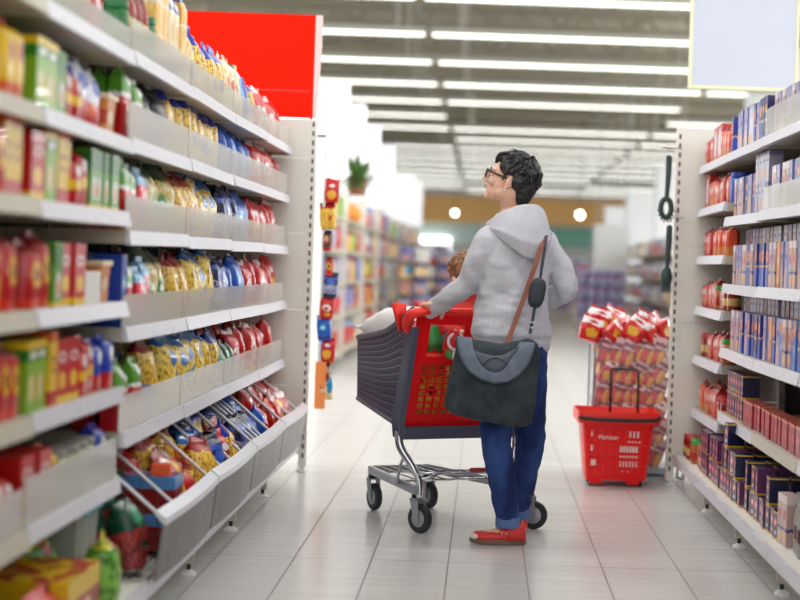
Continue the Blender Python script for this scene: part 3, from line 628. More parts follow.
def fill(side, bay, z, lvl, runs, rows=1, inset=.03, gap=.006, jit=.03, y1=None, y0=None, tilt=0, where=None, xoff=0):
    """runs: list of (design key, count, stacked) from the NEAR end of the bay towards the far end"""
    fx = LX if side < 0 else RX
    ya = BY[bay+1]+.03 if y0 is None else y0; yb = BY[bay]-.03 if y1 is None else y1
    items = []
    if side > 0 and bay in (1, 2) and lvl < 4 and not where:
        pool_ = [(k_, 1) for it_ in runs for k_ in [it_[0]]*(it_[1]*(1)) if (len(it_) < 3)]; keep_ = [it_ for it_ in runs if len(it_) > 2]; R.shuffle(pool_); runs = keep_+pool_
    for it in runs:
        k, cnt = it[0], it[1]; st = it[2] if len(it) > 2 else 1
        items += [(k, st)]*cnt if k else [(None, cnt)]
    tot = sum((D[k].size[0]+gap) if k else st for k, st in items)
    extra = max(0, (yb-ya-tot)/max(1, len(items)))
    if tot > yb-ya+.02: items = items[:]  # trimmed below
    y = ya; placed = {}
    for k, st in items:
        if k is None: y += st; continue
        d = D[k]; w_, dp, h = d.size
        if y+w_ > yb+.004: break
        for r in range(rows):
            for s_ in range(st):
                if d.kind == 'bag' and h > .2 and w_ > .14: dp = dp*1.3
                x = fx+(-1 if side < 0 else 1)*(inset+(.02 if d.kind == 'bag' else 0)+dp/2+r*(dp+.012)+xoff)
                yy = y+w_/2+extra/2
                bn = (LBAY if side < 0 else RBAY)[bay]
                g = '%s, %s, %s' % (d.desc, where or (LVN[lvl]+' shelf'), bn)
                j = R.uniform(-jit, jit) if d.kind != 'bag' else R.uniform(-.3, .3)
                rz = (PI/2 if side < 0 else -PI/2)+j
                o = d.put(x+(R.uniform(-.006, .006) if d.kind == 'box' else R.uniform(-.012, .012))*(0 if st > 1 else 1), yy, z+.001+s_*(h+.001), rz, '', g)
                if st == 1 and d.kind in ('bag', 'block'): q_ = R.uniform(.9, 1.08); o.scale = (1, 1, q_)
                placed.setdefault((k, r, s_, 0), []).append((o, bn, d, st))
        y += w_+gap+extra
    for (k, r, s_, _z), L in placed.items():
        n_ = len(L)
        for i, (o, bn, d, st) in enumerate(L):
            pos = '' if n_ == 1 else ('nearest' if i == 0 else 'farthest' if i == n_-1 else ORDX[i]+' nearest')
            rw = '' if rows == 1 else ('front ' if r == 0 else 'rear ')
            lv = '' if st == 1 else ('lowest ', 'second-layer ', 'topmost ')[s_]
            lb_ = ' '.join(('%s %s%s%s, %s %s' % (pos, rw, lv, d.desc, where or (LVN[lvl]+' shelf,'), bn)).split())
            o['label'] = lb_ if len(lb_.split()) <= 16 else lb_.replace(' from end', '')
# ---- left far bays (0 = far end .. 3)
zA = LV_A
fill(-1, 3, zA[0], 0, [('greencan', 1), ('greenbottle', 3), ('greencan', 1), ('tallyel', 2), ('tallcream', 2), ('tallyel', 1)], rows=2)
fill(-1, 2, zA[0], 0, [('bluegold', 6)], rows=2, jit=.05)
fill(-1, 1, zA[0], 0, [('cyanwhite', 3), ('cyan', 1), ('bluegold', 1)], rows=1, jit=.05)
fill(-1, 0, zA[0], 0, [('redwhite', 4), ('redyel', 2)], rows=1)
fill(-1, 3, zA[1], 1, [('greenred', 2), ('darknet', 3), ('bluegold', 1)], rows=2, jit=.04)
fill(-1, 2, zA[1], 1, [('bluegold', 6)], rows=2, jit=.05)
fill(-1, 1, zA[1], 1, [('cyan', 5)], rows=2, jit=.05)
fill(-1, 0, zA[1], 1, [('redwhite', 4), ('redyel', 2)], rows=2)
fill(-1, 3, zA[2], 2, [('greenred', 2), ('strawb', 1), ('greenclear', 3)], rows=2)
fill(-1, 2, zA[2], 2, [('redgold', 2), ('cyangold', 3)], rows=2, jit=.05)
fill(-1, 1, zA[2], 2, [('dblue', 3), ('cyan', 3)], rows=2, jit=.05)
fill(-1, 0, zA[2], 2, [('redyel', 4), ('redwhite', 2)], rows=2)
fill(-1, 3, zA[3], 3, [('bluecarton', 1), ('greenred', 1), ('strawb', 2), ('greenclear', 2)], rows=2)
fill(-1, 2, zA[3], 3, [('redgold', 2), ('cyangold', 3)], rows=2, jit=.05)
fill(-1, 1, zA[3], 3, [('dblue', 2), ('cyan', 3), ('redwhite', 1)], rows=2)
fill(-1, 0, zA[3], 3, [('redwhite', 4), ('redyel', 2)], rows=2)
fill(-1, 3, zA[4], 4, [('greenred', 3), ('bluetray', 2, 2), ('redgold', 2)], rows=2)
fill(-1, 2, zA[4], 4, [('cyangold', 5)], rows=2, jit=.05)
fill(-1, 1, zA[4], 4, [('bluegold', 1), ('greenneck', 3), ('redwhite', 3)], rows=2)
fill(-1, 0, zA[4], 4, [('redwhite', 3), ('redyel', 3)], rows=2)
# ---- near bays 4, 5
zE = LV_E
fill(-1, 5, zE[0], 0, [('brownpack', 5), ('yelpack', 2), ('yelcarton', 3)], rows=1)
fill(-1, 4, zE[0], 0, [('yelcarton', 2), ('greencarton', 2), ('redcarton', 1), ('crisp_rw', 2), ('crisp_bw', 1)], rows=1)
fill(-1, 5, zE[1], 1, [('redyelpack', 5), ('brownpack', 3), ('yelpack', 4)], rows=2)
fill(-1, 4, zE[1], 1, [('greencarton', 2), ('greenwrap', 1), ('smallred', 2), ('crisp_bw', 2), ('orgtub', 1)], rows=1)
fill(-1, 5, zE[2], 2, [('brownpack', 3), ('yelpack', 2), ('redyelpack', 4), ('yelcarton', 2)], rows=1)
fill(-1, 4, zE[2], 2, [('redcarton', 1), ('greencarton', 1), ('yelcarton', 2), ('smallred', 2), ('greenwrap', 4)], rows=1)
fill(-1, 5, zE[3], 3, [('redyelpack', 5), ('brownpack', 3), ('yelpack', 2), ('redyelpack', 2)], rows=1)
fill(-1, 4, zE[3], 3, [('redyelpack', 3), ('greenwrap', 1), ('redcarton', 2), ('whitetray', 1), ('orgtub', 2)], rows=1)
fill(-1, 5, zE[4], 4, [('redyelpack', 4), ('yelpack', 3), ('brownpack', 2), ('redyelpack', 3)], rows=1)
fill(-1, 4, zE[4], 4, [('greencarton', 2), ('yelcarton', 1), ('redcarton', 2), ('smallred', 2), ('bluered', 2)], rows=1)
fill(-1, 5, zE[5], 5, [('redyelpack', 6), ('yelpack', 2), ('smallred', 3)], rows=1)
fill(-1, 4, zE[5], 5, [('redcarton', 2), ('yelpack', 1), ('clearjar', 4), ('bluered', 1)], rows=1)
# deck of near bays
DK = .172
D['turqtub'].put(LX-.16, 4.80, DK+.001, PI/2, 'clear tub with bright turquoise lid at the end of the near bottom deck', None)
D['greensnack'].put(LX+.02, 4.62, DK+.001, PI/2+.2, 'green snack bag with yellow top standing beside the turquoise-lidded tub', None)
D['greensnack'].put(LX-.16, 4.56, DK+.001, PI/2-.2, 'green snack bag standing behind its twin on the near bottom deck', None)
D['yelbox'].put(LX-.08, 4.30, DK+.001, PI/2, 'yellow-topped display box of snacks on the fifth left bay bottom deck', None)
D['redyelbag'].put(LX+.0, 4.02, DK+.001, PI/2, 'red snack bag with yellow shapes in front of the yellow display box', None)
fill(-1, 5, DK, 0, [('redyelbag', 2), ('yelbox', 1)], where='bottom deck of', inset=.0, jit=.01)
# wire dump baskets of bays 0..3
M_bskfront = mat('smoked_basket_front', (84, 80, 84), .35); M_lip = mat('basket_lip', (216, 216, 224), .3); M_wire = mat('dull_wire', (96, 86, 72), .4, .7); M_rod = mat('white_rod', (226, 222, 228), .35)
add_noise_color(M_bskfront, 30, (74, 71, 75), (112, 106, 108), (1, 1, .15))
for i in range(4):
    y0, y1 = BY[i+1]+.01, BY[i]-.01
    root = thing('dump_basket', (LX, (y0+y1)/2, DK+.001), 'smoked wire dump basket on the bottom deck of the '+LBAY[i], 'basket'); H = (y1-y0)/2
    mb = MB(); K = 12; ring = []
    for k in range(K+1):
        y = -H+2*H*k/K; bow = .012*math.sin(PI*k/K)
        ring.append([V((.105+bow, y, 0)), V((.125+bow, y, .17)), V((.130+bow, y, .17)), V((.110+bow, y, 0))])
    mb.loft(ring); mb.build('front_panel', M_bskfront, root)
    mb = MB(); ring = []
    for k in range(K+1):
        y = -H+2*H*k/K; bow = .012*math.sin(PI*k/K)
        ring.append([V((.10+bow, y, .205)), V((.130+bow, y, .172)), V((.138+bow, y, .172)), V((.136+bow, y, .192)), V((.106+bow, y, .215))])
    mb.loft(ring); mb.build('lip', M_lip, root)
    mb = MB()
    for k in range(15): y = -H+.02+(2*H-.04)*k/14; mb.tube([(-.36, y, .01), (-.36, y, .40)], .002, 5)
    for k in range(8): z = .01+.056*k; mb.tube([(-.36, -H+.02, z), (-.36, H-.02, z)], .002, 5)
    for k in range(9): x = -.36+.055*k; mb.tube([(x, -H+.02, .004), (x, H-.02, .004)], .002, 5)
    mb.build('wire_back', M_wire, root)
    dvs = ([0.0, .62], [.02, .34, .62, .8], [.1, .3, .36, .42, .75], [.25, .6, .9])[i]
    dvs = {3: [.0, .25, .97], 2: [.2, .45, .75], 1: [.02, .12, .22, .32, .6], 0: [.02, .35, .7]}[i]
    for f in dvs:
        y = -H+.03+(2*H-.06)*f; a = V((.10, y, .20)); b_ = V((-.14, y, .40)); c_ = V((-.35, y, .40))
        m2 = MB().tube([a, b_, c_], .0025, 5)
        for q in range(8):
            x = .06-.055*q; zt = .20+(.10-x)*(.20/.24) if x > -.14 else .40
            m2.tube([(x, y, .008), (x, y, zt)], .0015, 5)
        for q in range(5):
            z = .03+.07*q; xs = .10 if z < .2 else max(-.14, .10-(z-.2)*1.2); m2.tube([(-.35, y, z), (xs, y, z)], .0015, 5)
        dv = m2.build('divider', M_wire, root)
        MB().tube([a+V((.004, -.004, .004)), b_+V((.004, -.004, .004))], .0055, 6).build('top_rod', M_rod, dv)
BKL = ['in the dump basket of the']*4
def dump(bay, runs, z=DK+.02, rows=3, pile=1):
    """bags tumbled in a basket"""
    ya, yb = BY[bay+1]+.05, BY[bay]-.05; n = len(runs); 
    for a, k in enumerate(runs):
        d = D[k]; y = ya+(yb-ya)*(a+.5)/n
        for r in range(rows):
            x = LX+.02-r*.11
            zz = z+.055*r
            for q in range(pile+1):
                lab = '%s, %s in %s row %s, basket of %s' % (d.desc.replace('glossy ', '').replace('knotted ', ''), ORDX[a], ['front', 'middle', 'back'][r], ['below', 'above'][q], LBAY[bay])
                tl = (0, 0) if d.kind in ('box',) else (R.uniform(-.35, .05), R.uniform(-.15, .15))
                if d.kind == 'box': continue
                d.put(x+R.uniform(-.01, .01), y+R.uniform(-.02, .02), zz+q*.055, PI/2+R.uniform(-.3, .3), lab, '%s, dump basket, %s' % (d.desc, LBAY[bay]), tl)
dump(3, ['greenneck', 'bluebox', 'bluebox', 'greenneck', 'redwhite', 'redgold', 'redwhite'])
dump(2, ['redgold', 'cyangold', 'dblue', 'redyel', 'bluegold', 'redgold'])
dump(1, ['dblue', 'dblue', 'cyan', 'dblue', 'cyan', 'redyel'])
dump(0, ['redyel', 'redwhite', 'redgold', 'redwhite', 'redyel', 'redwhite'])
def one(k, x, y, z, rz, lab, tilt=(0, 0)): return D[k].put(x, y, z, rz, lab, None, tilt)
yb_ = BY[4]
one('bluebox', LX+.0, 5.42, DK+.02, PI/2, 'lower blue-topped dark red carton at the near end of the wire baskets')
one('bluebox', LX+.0, 5.42, DK+.142, PI/2, 'upper blue-topped dark red carton near the front of the first wire basket')
one('bluebox', LX-.20, 5.30, DK+.02, PI/2, 'lowest blue-topped carton of the rear stack in the first wire basket')
one('bluebox', LX-.20, 5.30, DK+.142, PI/2, 'middle blue-topped carton of the rear stack in the first wire basket')
one('bluebox', LX-.20, 5.30, DK+.264, PI/2, 'blue-topped dark red carton stacked highest at the near end of the baskets')
one('orangebox', LX+.03, 5.40, DK+.263, PI/2+.1, 'small orange carton lying on the pale blue topped carton')
# ---- right side
def rr(*a, **k): fill(1, *a, **k)
z = R_LV[0]
rr(0, z[0], 0, [('boxorg', 1), ('orgpack', 4), ('redwhitecarton', 2), ('redpack', 3)], rows=1)
rr(0, z[1], 1, [('bluedrum', 1), ('redpack', 4), ('orgpack', 4), ('redwhitecarton', 1)])
rr(0, z[2], 2, [('orgpack', 8), ('redpack', 3)])
rr(0, z[3], 3, [('mixjar', 3), ('greenjar', 2), ('redpack', 5)])
rr(0, z[4], 4, [('greenjar', 2), ('redpack', 4), ('mixjar', 4)], rows=2)
rr(0, z[5], 5, [('mixjar', 3), ('redpack', 3), ('orgpack', 4)], rows=2)
z = R_LV[1]
rr(1, z[0], 0, [('boxlil', 4), ('boxorg', 2), ('boxlil', 3), ('boxblue', 1), ('boxteth', 2), ('boxblue', 1)])
rr(2, z[0], 0, [('boxgrey', 3, 2), ('boxbeige', 5), ('boxlil', 5)], inset=.05)
rr(1, z[1], 1, [('boxbeige', 2), ('boxblue', 1), ('boxlil', 4), ('boxorg', 1), ('boxgrey', 4, 2)], inset=.04)
rr(2, z[1], 1, [('boxsky', 2), ('boxbeige', 4), ('boxlil', 5), ('boxblue', 2)], inset=.04)
rr(1, z[2], 2, [('boxlil', 3), ('boxorg', 2), ('boxbeige', 3), ('boxlil', 2), ('boxorg', 3), ('boxbeige', 2)])
rr(2, z[2], 2, [('boxorange', 1), ('boxbeige', 5), ('boxlil', 3), ('boxsky', 1), ('boxorg', 2), ('boxlil', 3)])
for b_ in (1, 2):
    for lv_ in (2, 3):
        rr(b_, z[lv_], lv_, [('boxgrey', 3, 2), ('boxnavy', 1, 2), ('boxgrey', 4, 2), ('boxnavy', 1, 2), ('boxgrey', 1, 2)], where='back row of %s shelf,' % LVN[lv_], inset=.10)
rr(1, z[3], 3, [('boxbeige', 4), ('boxblue', 1), ('boxorg', 3), ('boxlil', 4), ('boxblue', 1), ('boxorg', 2)])
rr(2, z[3], 3, [('boxorange', 1), ('boxsky', 2), ('boxlil', 3), ('boxblue', 1), ('boxsky', 2), ('boxbeige', 3), ('boxorg', 3)])
for b_ in (1, 2):
    rr(b_, z[4], 4, [('pinkcarton', 6, 1), ('smallcarton', 1, 2), ('purplecarton', 2, 2), ('smallcarton', 1, 2), ('purplecarton', 4, 2)] if b_ == 1 else [('pinkcarton', 12, 1)], rows=1)
rr(1, DK, 0, [('purplecarton', 1, 1), ('smallcarton', 1, 2), ('purplecarton', 2, 2), ('smallcarton', 1, 3), ('purplecarton', 1, 2), ('smallcarton', 1, 1), ('purplecarton', 2, 2), ('smallcarton', 1, 2)], rows=2, jit=.12, where='bottom deck of', inset=-.04)
rr(2, DK, 0, [('boxbeige', 2), ('smallcarton', 1, 1), (None, .02), ('purplecarton', 1, 1), ('smallcarton', 1, 2), ('purplecarton', 1, 1), ('smallcarton', 1, 1), (None, .02), ('purplecarton', 1, 2), ('smallcarton', 1, 2), ('purplecarton', 1, 1), ('smallcarton', 1, 2)], rows=2, jit=.12, where='bottom deck of', inset=-.03)
rr(0, DK, 0, [('purplecarton', 3, 2), ('mixjar', 2), ('greenjar', 3), ('mixjar', 3)], rows=2, where='bottom deck of', inset=-.04)
rr(3, DK, 0, [(None, .45), ('bottleclear', 5)], rows=2, where='bottom deck of', inset=-.02)
# ============================================================ GOODS ON END CAPS, FAR GONDOLAS
# clip strip goods on the hidden side of the left end cap
clip = ['redyel', 'redgold', 'brownpack', 'redyelpack', 'dblue', 'redwhite', 'cyan', 'redyel', 'brownpack', 'cyanwhite', 'yelpack', 'bluered', 'bluered']
zz = [1.60, 1.45, 1.33, 1.19, 1.07, .95, .83, .71, .60, .50]
st = thing('clip_strip', (-.945+.04, 9.22, .45), 'narrow hanging strip on the aisle side of the left end cap, holding small packs', 'strip')
MB().box(-.006, .006, -.012, .012, 0, 1.42).build('strip', M_white, st)
MB().bar((-.05, 0, 1.40), (.0, 0, 1.40), .02).build('bracket', M_steel, st)
ordn = ['topmost', 'second', 'third', 'fourth', 'fifth', 'sixth', 'seventh', 'eighth', 'ninth', 'lowest']
for i, z in enumerate(zz):
    d = D[clip[i]]
    o = d.put(-.868+R.uniform(-.01, .015), 9.22, z-.12, PI*0+R.uniform(-.3, .3), '%s, %s of those hanging beside the left end panel' % (d.desc, ordn[i]), 'packs on the clip strip', (0, R.uniform(-.1, .1)))
    o.scale = (.55, .55, .6)
MB().box(-.03, .03, -.004, .004, 0, .26).build('orange_label', mat('orange_label', (255, 150, 80), .4)).location = (-.89, 9.19, .33)
tag(bpy.data.objects['orange_label'], 'narrow orange vertical label low beside the left end panel', 'label')
# second gondola line, left, far
HEAD = (3.28, 2.15); M_sign_glow = mat('white_sign_added_glow', (246, 246, 248), .5, emit=.45)  # sign faces carry an added glow so they read bright
pool = ['redyel', 'redgold', 'cyan', 'yelcarton', 'greencarton', 'redcarton', 'crisp_rw', 'crisp_bw', 'bluecarton', 'strawb', 'yelpack', 'cyanwhite', 'boxlil', 'boxbeige', 'boxgrey', 'orgtub']
def far_box(name, key): pass
FB = {}
def farpack(k, x, y, z, sx, sy, sz, label, group):
    """packs seen tiny and out of focus far behind"""
    m = D[k].m
    key = k
    if key not in FB: FB[key] = m_gusset(1, 1, 1, len(FB)).mesh('far_pack', m)
    o = bpy.data.objects.new(D[k].name, FB[key]); C.objects.link(o); o.location = (x, y, z); o.scale = (sx, sy, sz); o.rotation_euler = (0, 0, R.uniform(-.04, .04))
    return tag(o, label, 'packet', group)
GX = -1.66
for u in range(9):
    y0 = 16.6+3.0*u; y1 = y0+2.94
    t = thing('shelving_unit', (GX, (y0+y1)/2, 0), 'blurred shelving unit beyond the cross aisle, %s of its line, full of coloured packs' % ORD[u] if u < 7 else 'blurred shelving unit near the far end of the second line, %s from its end' % ('first' if u == 8 else 'second'), 'shelving unit')
    H = (y1-y0)/2
    MB().box(-.54, -.52, -H, H, 0, 2.0).build('back_panel', M_cream2, t)
    MB().box(-.52, 0.02, -H, -H+.03, 0, 2.0).build('side_panel', M_cream, t)
    for z in (.15, .55, .92, 1.29, 1.66): MB().box(-.52, .03 if z > .2 else .1, -H+.03, H, z-.03, z).build('shelf', M_cream2, t)
    for li, z in enumerate((.15, .55, .92, 1.29, 1.66)):
        n = 4 if u < 4 else 3
        if u == 1 and li == 4: continue
        for k in range(n):
            wd = 2.8/n; ky = y0+.08+wd*(k+.5); kk = pool[(u*5+li*3+k*2+R.randint(0, 2)) % len(pool)]
            farpack(kk, GX-.14, ky, z+.001, .24, wd*.9, R.uniform(.24, .33), '%s, %s along %s shelf, %s far unit' % (D[kk].desc, ORDX[k], ['fifth', 'fourth', 'third', 'second', 'top'][li], ORDX[u]), 'packs on far unit %d shelf %d' % (u+1, li+1))
hord = ['nearest', 'second nearest', 'third nearest', 'fourth nearest', 'fifth nearest', 'sixth nearest']
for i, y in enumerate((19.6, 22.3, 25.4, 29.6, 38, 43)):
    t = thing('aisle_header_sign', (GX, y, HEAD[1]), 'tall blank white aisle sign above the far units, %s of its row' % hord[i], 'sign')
    MB().box(-1.7, .0, -.04, .04, 0, HEAD[0]-HEAD[1]).build('panel', M_sign_glow, t, bevel=.02)
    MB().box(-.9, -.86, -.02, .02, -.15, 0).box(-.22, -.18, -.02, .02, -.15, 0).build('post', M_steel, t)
# plant and fruit on top of the far unit
t = thing('leafy_plant', (GX+.02, 21.0, 2.0), 'leafy green plant standing on top of a far unit under the white signs', 'plant')
mb = MB()
for k in range(60):
    a = R.uniform(0, 2*PI); el = R.uniform(-.3, 1.3); L = R.uniform(.25, .5); d_ = V((math.cos(a)*math.cos(el), math.sin(a)*math.cos(el), math.sin(el)))
    c0 = V((0, 0, .15)); e_ = c0+d_*L; sd = d_.cross(V((0, 0, 1))).normalized()*.05; m_ = c0+d_*L*.55+V((0, 0, .04))
    mb.add([c0, m_+sd, e_, m_-sd, m_+V((0, 0, .006))], [(0, 1, 4), (1, 2, 4), (2, 3, 4), (3, 0, 4)])
mb.build('foliage', mat('leaf_green', (88, 120, 60), .6), t)
MB().lathe([(.1, 0), (.14, .2)], 14).build('pot', mat('pot_brown', (140, 100, 70), .6), t)
for i in range(8):
    o = MB().ell((0, 0, 0), (.13, .13, .12), 14, 10).ell((0, 0, .12), (.02, .02, .02), 8, 6).build('orange_pumpkin', mat('pumpkin', (240, 150, 50), .5), smooth=True); o.location = (GX-.10-.05*(i % 2), 19.85+.32*i, 1.781)
    tag(o, 'round orange pumpkin on the far unit, %s in its row on the top shelf' % ORDX[i], 'pumpkin', 'orange pumpkins on the far top shelf')
# promo pallets straight ahead, far
pk = ['boxlil', 'crisp_bw', 'boxgrey', 'strawb', 'boxbeige', 'boxgrey', 'cyanwhite', 'tallcream', 'boxlil', 'whitetray']
promo = [(-1.15, 27, .5, 1.45), (-.9, 31, .6, 1.3), (-.35, 34, .5, 1.25), (-.95, 36, .6, 1.5), (-.2, 39, .8, 1.3), (.8, 43, .6, 1.2), (-1.3, 42, .8, 1.6),
         (2.35, 33, 1.0, 1.05), (3.9, 27, .8, 1.15), (1.75, 40, .7, .9), (2.5, 45, 1.0, 1.5)]
PLB = ['first', 'second', 'third', 'fourth', 'fifth', 'sixth', 'seventh', 'eighth', 'ninth', 'tenth', 'eleventh', 'twelfth', 'thirteenth', 'fourteenth']
for i, (x, y, wd, h) in enumerate(promo):
    t = thing('pallet', (x, y, 0), 'low display pallet far down the hall, %s counting from the aisle' % PLB[i], 'pallet')
    MB().box(-wd/2, wd/2, -.3, .3, .10, .13).build('deck', M_cream2, t); MB().box(-wd/2, -wd/2+.1, -.3, .3, 0, .10).box(wd/2-.1, wd/2, -.3, .3, 0, .10).box(-.05, .05, -.3, .3, 0, .1).build('runner', M_cream2, t)
    rows = int(h/.26); cols = max(2, int(wd/.2))
    for r in range(rows):
        for c_ in range(cols):
            k = pk[(i*3+r*2+c_) % len(pk)]
            if i in (7, 9): k = 'waterpack'
            if k == 'waterpack' and k not in D:
                dz('waterpack', 'bottle_pack', 'shrink-wrapped blue and white bottle pack', 'pack', 'box', (.2, .2, .25), mp('p_waterpack', (205, 208, 235), [(.35, .7, (70, 80, 190)), (.45, .58, (215, 120, 150)), (.92, 1, (90, 110, 210))], [], stripes=(4, .15, (235, 235, 245), 0, 1)))
            farpack(k, x-wd/2+wd*(c_+.5)/cols, y, .131+.262*r, wd/cols*.94, .5, .26, '%s, layer %s up, %s across, %s far pallet' % (D[k].desc, ORDX[r], ORDX[c_], PLB[i]), 'packs on far pallet %d' % (i+1))
# right side far: pillars and shelving
for i, (x, y, wd, h) in enumerate(((3.75, 52, .9, 2.6), (4.0, 47, .9, 2.9), (4.3, 42, 1.0, 3.3), (4.7, 37, 1.0, 3.8), (5.3, 34, 1.3, 4.3), (5.2, 29, 1.0, 4.6))):
    o = MB().box(x, x+wd, y, y+.35, 0, h+.6).build('pillar', M_white, bevel=.02); tag(o, 'plain white pillar panel, %s of the receding row on the right' % ['farthest', 'second farthest', 'third farthest', 'fourth farthest', 'fifth farthest', 'nearest'][i], 'pillar', 'white pillars on the right')
p = P(611, 250, 36); o = MB().box(-.38, .38, -.02, .02, -.55, .55).build('poster', M_white); o.location = (p.x, 36, p.z)
tag(o, 'blank white poster hanging above the blue and white bottle packs', 'poster')
p_ = o
MB().tube([(-.3, 0, .55), (-.3, 0, 7.6-p.z)], .01, 5).tube([(.3, 0, .55), (.3, 0, 7.6-p.z)], .01, 5).build('cord', M_steel, p_)
for u in range(5):
    y0 = 22+4.0*u; x = 3.0+.12*u
    t = thing('shelving_unit', (x, y0+1.9, 0), 'blurred shelving unit far on the right, %s of its line' % ORD[u], 'shelving unit')
    MB().box(.5, .54, -1.9, 1.9, 0, 1.9).build('back_panel', M_cream2, t)
    for z in (.15, .6, 1.05, 1.5): MB().box(0, .5, -1.9, 1.9, z-.03, z).build('shelf', M_cream2, t)
    for li, z in enumerate((.15, .6, 1.05, 1.5)):
        for k in range(3):
            kk = pk[(u*3+li*2+k) % len(pk)]
            farpack(kk, x+.2, y0+.65+1.2*k, z+.001, .3, 1.1, .30, '%s, %s along %s shelf, %s far right unit' % (D[kk].desc, ORDX[k], ['lowest', 'second lowest', 'third lowest', 'top'][li], ORD[u]), 'packs on right far unit %d shelf %d' % (u+1, li+1))
# ============================================================ UTENSILS by right end cap
M_uten = mat('utensil_green_black', (38, 62, 60), .4)
def utensil(name, pts, D_, lab, kind):
    q = [P(a, b, D_) for a, b in pts]; o0 = q[0]
    t = thing(name, o0, lab, 'utensil'); L = [v-o0 for v in q]
    MB().chain([L[0], L[1], L[2]], [.017, .016, .011], 10, flat=.5).build('handle', M_uten, t, smooth=True)
    mb = MB()
    if kind == 'server':
        c = L[3]; mb.tube([c+V((.028*math.cos(a), 0, .05*math.sin(a))) for a in [2*PI*k/18 for k in range(18)]], .015, 8, closed=True)
        for k in range(8):
            a = PI+PI*(k+.5)/8*1.0; d = V((math.cos(a), 0, math.sin(a))); mb.tube([c+V((d.x*.034, 0, d.z*.055)), c+V((d.x*.048, -.01, d.z*.078))], [.007, .004], 6)
    else:
        c = L[3]; mb.ell(c, (.032, .016, .055), 14, 10)
        for k in range(5): mb.tube([c+V((-.02+.01*k, 0, -.03)), c+V((-.024+.012*k, -.012, -.085))], [.006, .0035], 6)
    mb.tube([L[2], L[3]+V((0, 0, .045))], .011, 8); mb.build('head', M_uten, t, smooth=True)
    MB().tube([V((.0, 0, .045))+V((.009*math.cos(a), 0, .012*math.sin(a))) for a in [2*PI*k/12 for k in range(12)]], .003, 6, closed=True).build('hanging_loop', M_steel, t)
    MB().tube([V((.075, .03, .056)), V((-.03, .0, .056)), V((-.036, 0, .062))], .003, 6).build('hook', M_chrome, t)
utensil('pasta_server', [(669, 158), (668.5, 175), (666.5, 200), (666, 208)], 8.9, 'upper dark green-black slotted pasta server hanging by the right end panel', 'server')
utensil('serving_fork', [(669.5, 228), (668.5, 245), (667, 265), (666.5, 277)], 8.9, 'lower dark toothed kitchen utensil hanging by the right end panel', 'fork')
# ============================================================ CANDY BIN + pouches
bc = P(625.5, 490, 9.35); BX = bc.x; BYc = 9.35; bw = .215
bin_ = thing('candy_bin', (BX, BYc, 0), 'clear tall dump bin full of red and white pouches behind the red basket', 'bin')
MB().box(-bw, bw, -bw, bw, .04, .07).box(-bw, bw, -bw, bw, .0, .02).box(-.03, .03, -.03, .03, .02, .04).build('base', M_steel, bin_)
for sx, sy in ((-1, -1), (1, -1), (1, 1), (-1, 1)): MB().tube([(sx*bw, sy*bw, .07), (sx*bw, sy*bw, .755)], .006, 8).build('corner_post', M_steel, bin_)
MB().box(-bw, bw, -bw-.003, -bw, .07, .755).box(-bw, bw, bw, bw+.003, .07, .755).box(-bw-.003, -bw, -bw, bw, .07, .755).box(bw, bw+.003, -bw, bw, .07, .755).build('clear_wall', mat_clear('bin_plexi', (225, 228, 228), .10, .05), bin_)
m_c1 = mp('p_candy1', (150, 30, 50), [(.74, .92, (224, 190, 196)), (.55, .62, (220, 180, 190)), (.92, 1, RED)], [(.75, .28, .22, .24, (240, 180, 60)), (.3, .26, .22, .22, (226, 50, 34))], wob=.08, rough=.22)
m_c2 = mp('p_candy2', (214, 30, 34), [(.6, .86, (240, 232, 232))], [(.5, .3, .3, .14, (236, 190, 70)), (.5, .72, .25, .05, RED)], wob=.1, rough=.22)
cm = [m_bag(.085, .05, .17, s_, crimp=.1).mesh('candy_pouch', m_) for s_, m_ in ((1, m_c1), (2, m_c1), (3, m_c1), (4, m_c2))]
bigm = [m_bag(.13, .07, .15, s_, crimp=.1).mesh('candy_pouch', m_c2) for s_ in (5, 6)]
rn = ['bottom', 'second', 'third', 'fourth', 'fifth', 'sixth', 'top']
for side in range(2):
    for r in range(6):
        for c_ in range(6):
            if side == 1 and c_ not in (0, 1, 2, 3, 4): continue
            me = cm[R.randint(0, 2) if R.random() < .85 else 3]
            o = bpy.data.objects.new('candy_pouch', me); C.objects.link(o)
            tl = R.uniform(.15, .5)
            if side == 0: o.location = (BX-bw+.045+.058*c_+R.uniform(-.004, .004), BYc-bw+.052, .078+.112*r+R.uniform(-.014, .014)); o.rotation_euler = (R.uniform(-.03, .05), tl, R.uniform(-.1, .1))
            else: o.location = (BX-bw+.045, BYc-bw+.12+.055*c_, .078+.118*r); o.rotation_euler = (R.uniform(-.2, .2), 0, -PI/2)
            tag(o, 'red and gold pouch in the clear bin, %s layer, %s along the %s wall' % (rn[r], ORDX[c_], 'front' if side == 0 else 'aisle-side'), 'pouch', 'pouches in bin, %s layer, %s' % (rn[r], 'front' if side == 0 else 'side'))
tops = [(-.19, -.14, .10), (-.08, -.17, .4), (.03, -.16, -.5), (.13, -.17, .6), (-.13, -.02, .3), (0, -.02, 1.0), (.12, -.03, .5), (.19, -.08, .8), (-.05, .08, .2), (.08, .1, .9), (-.17, .12, -.4), (.16, .12, .4)]
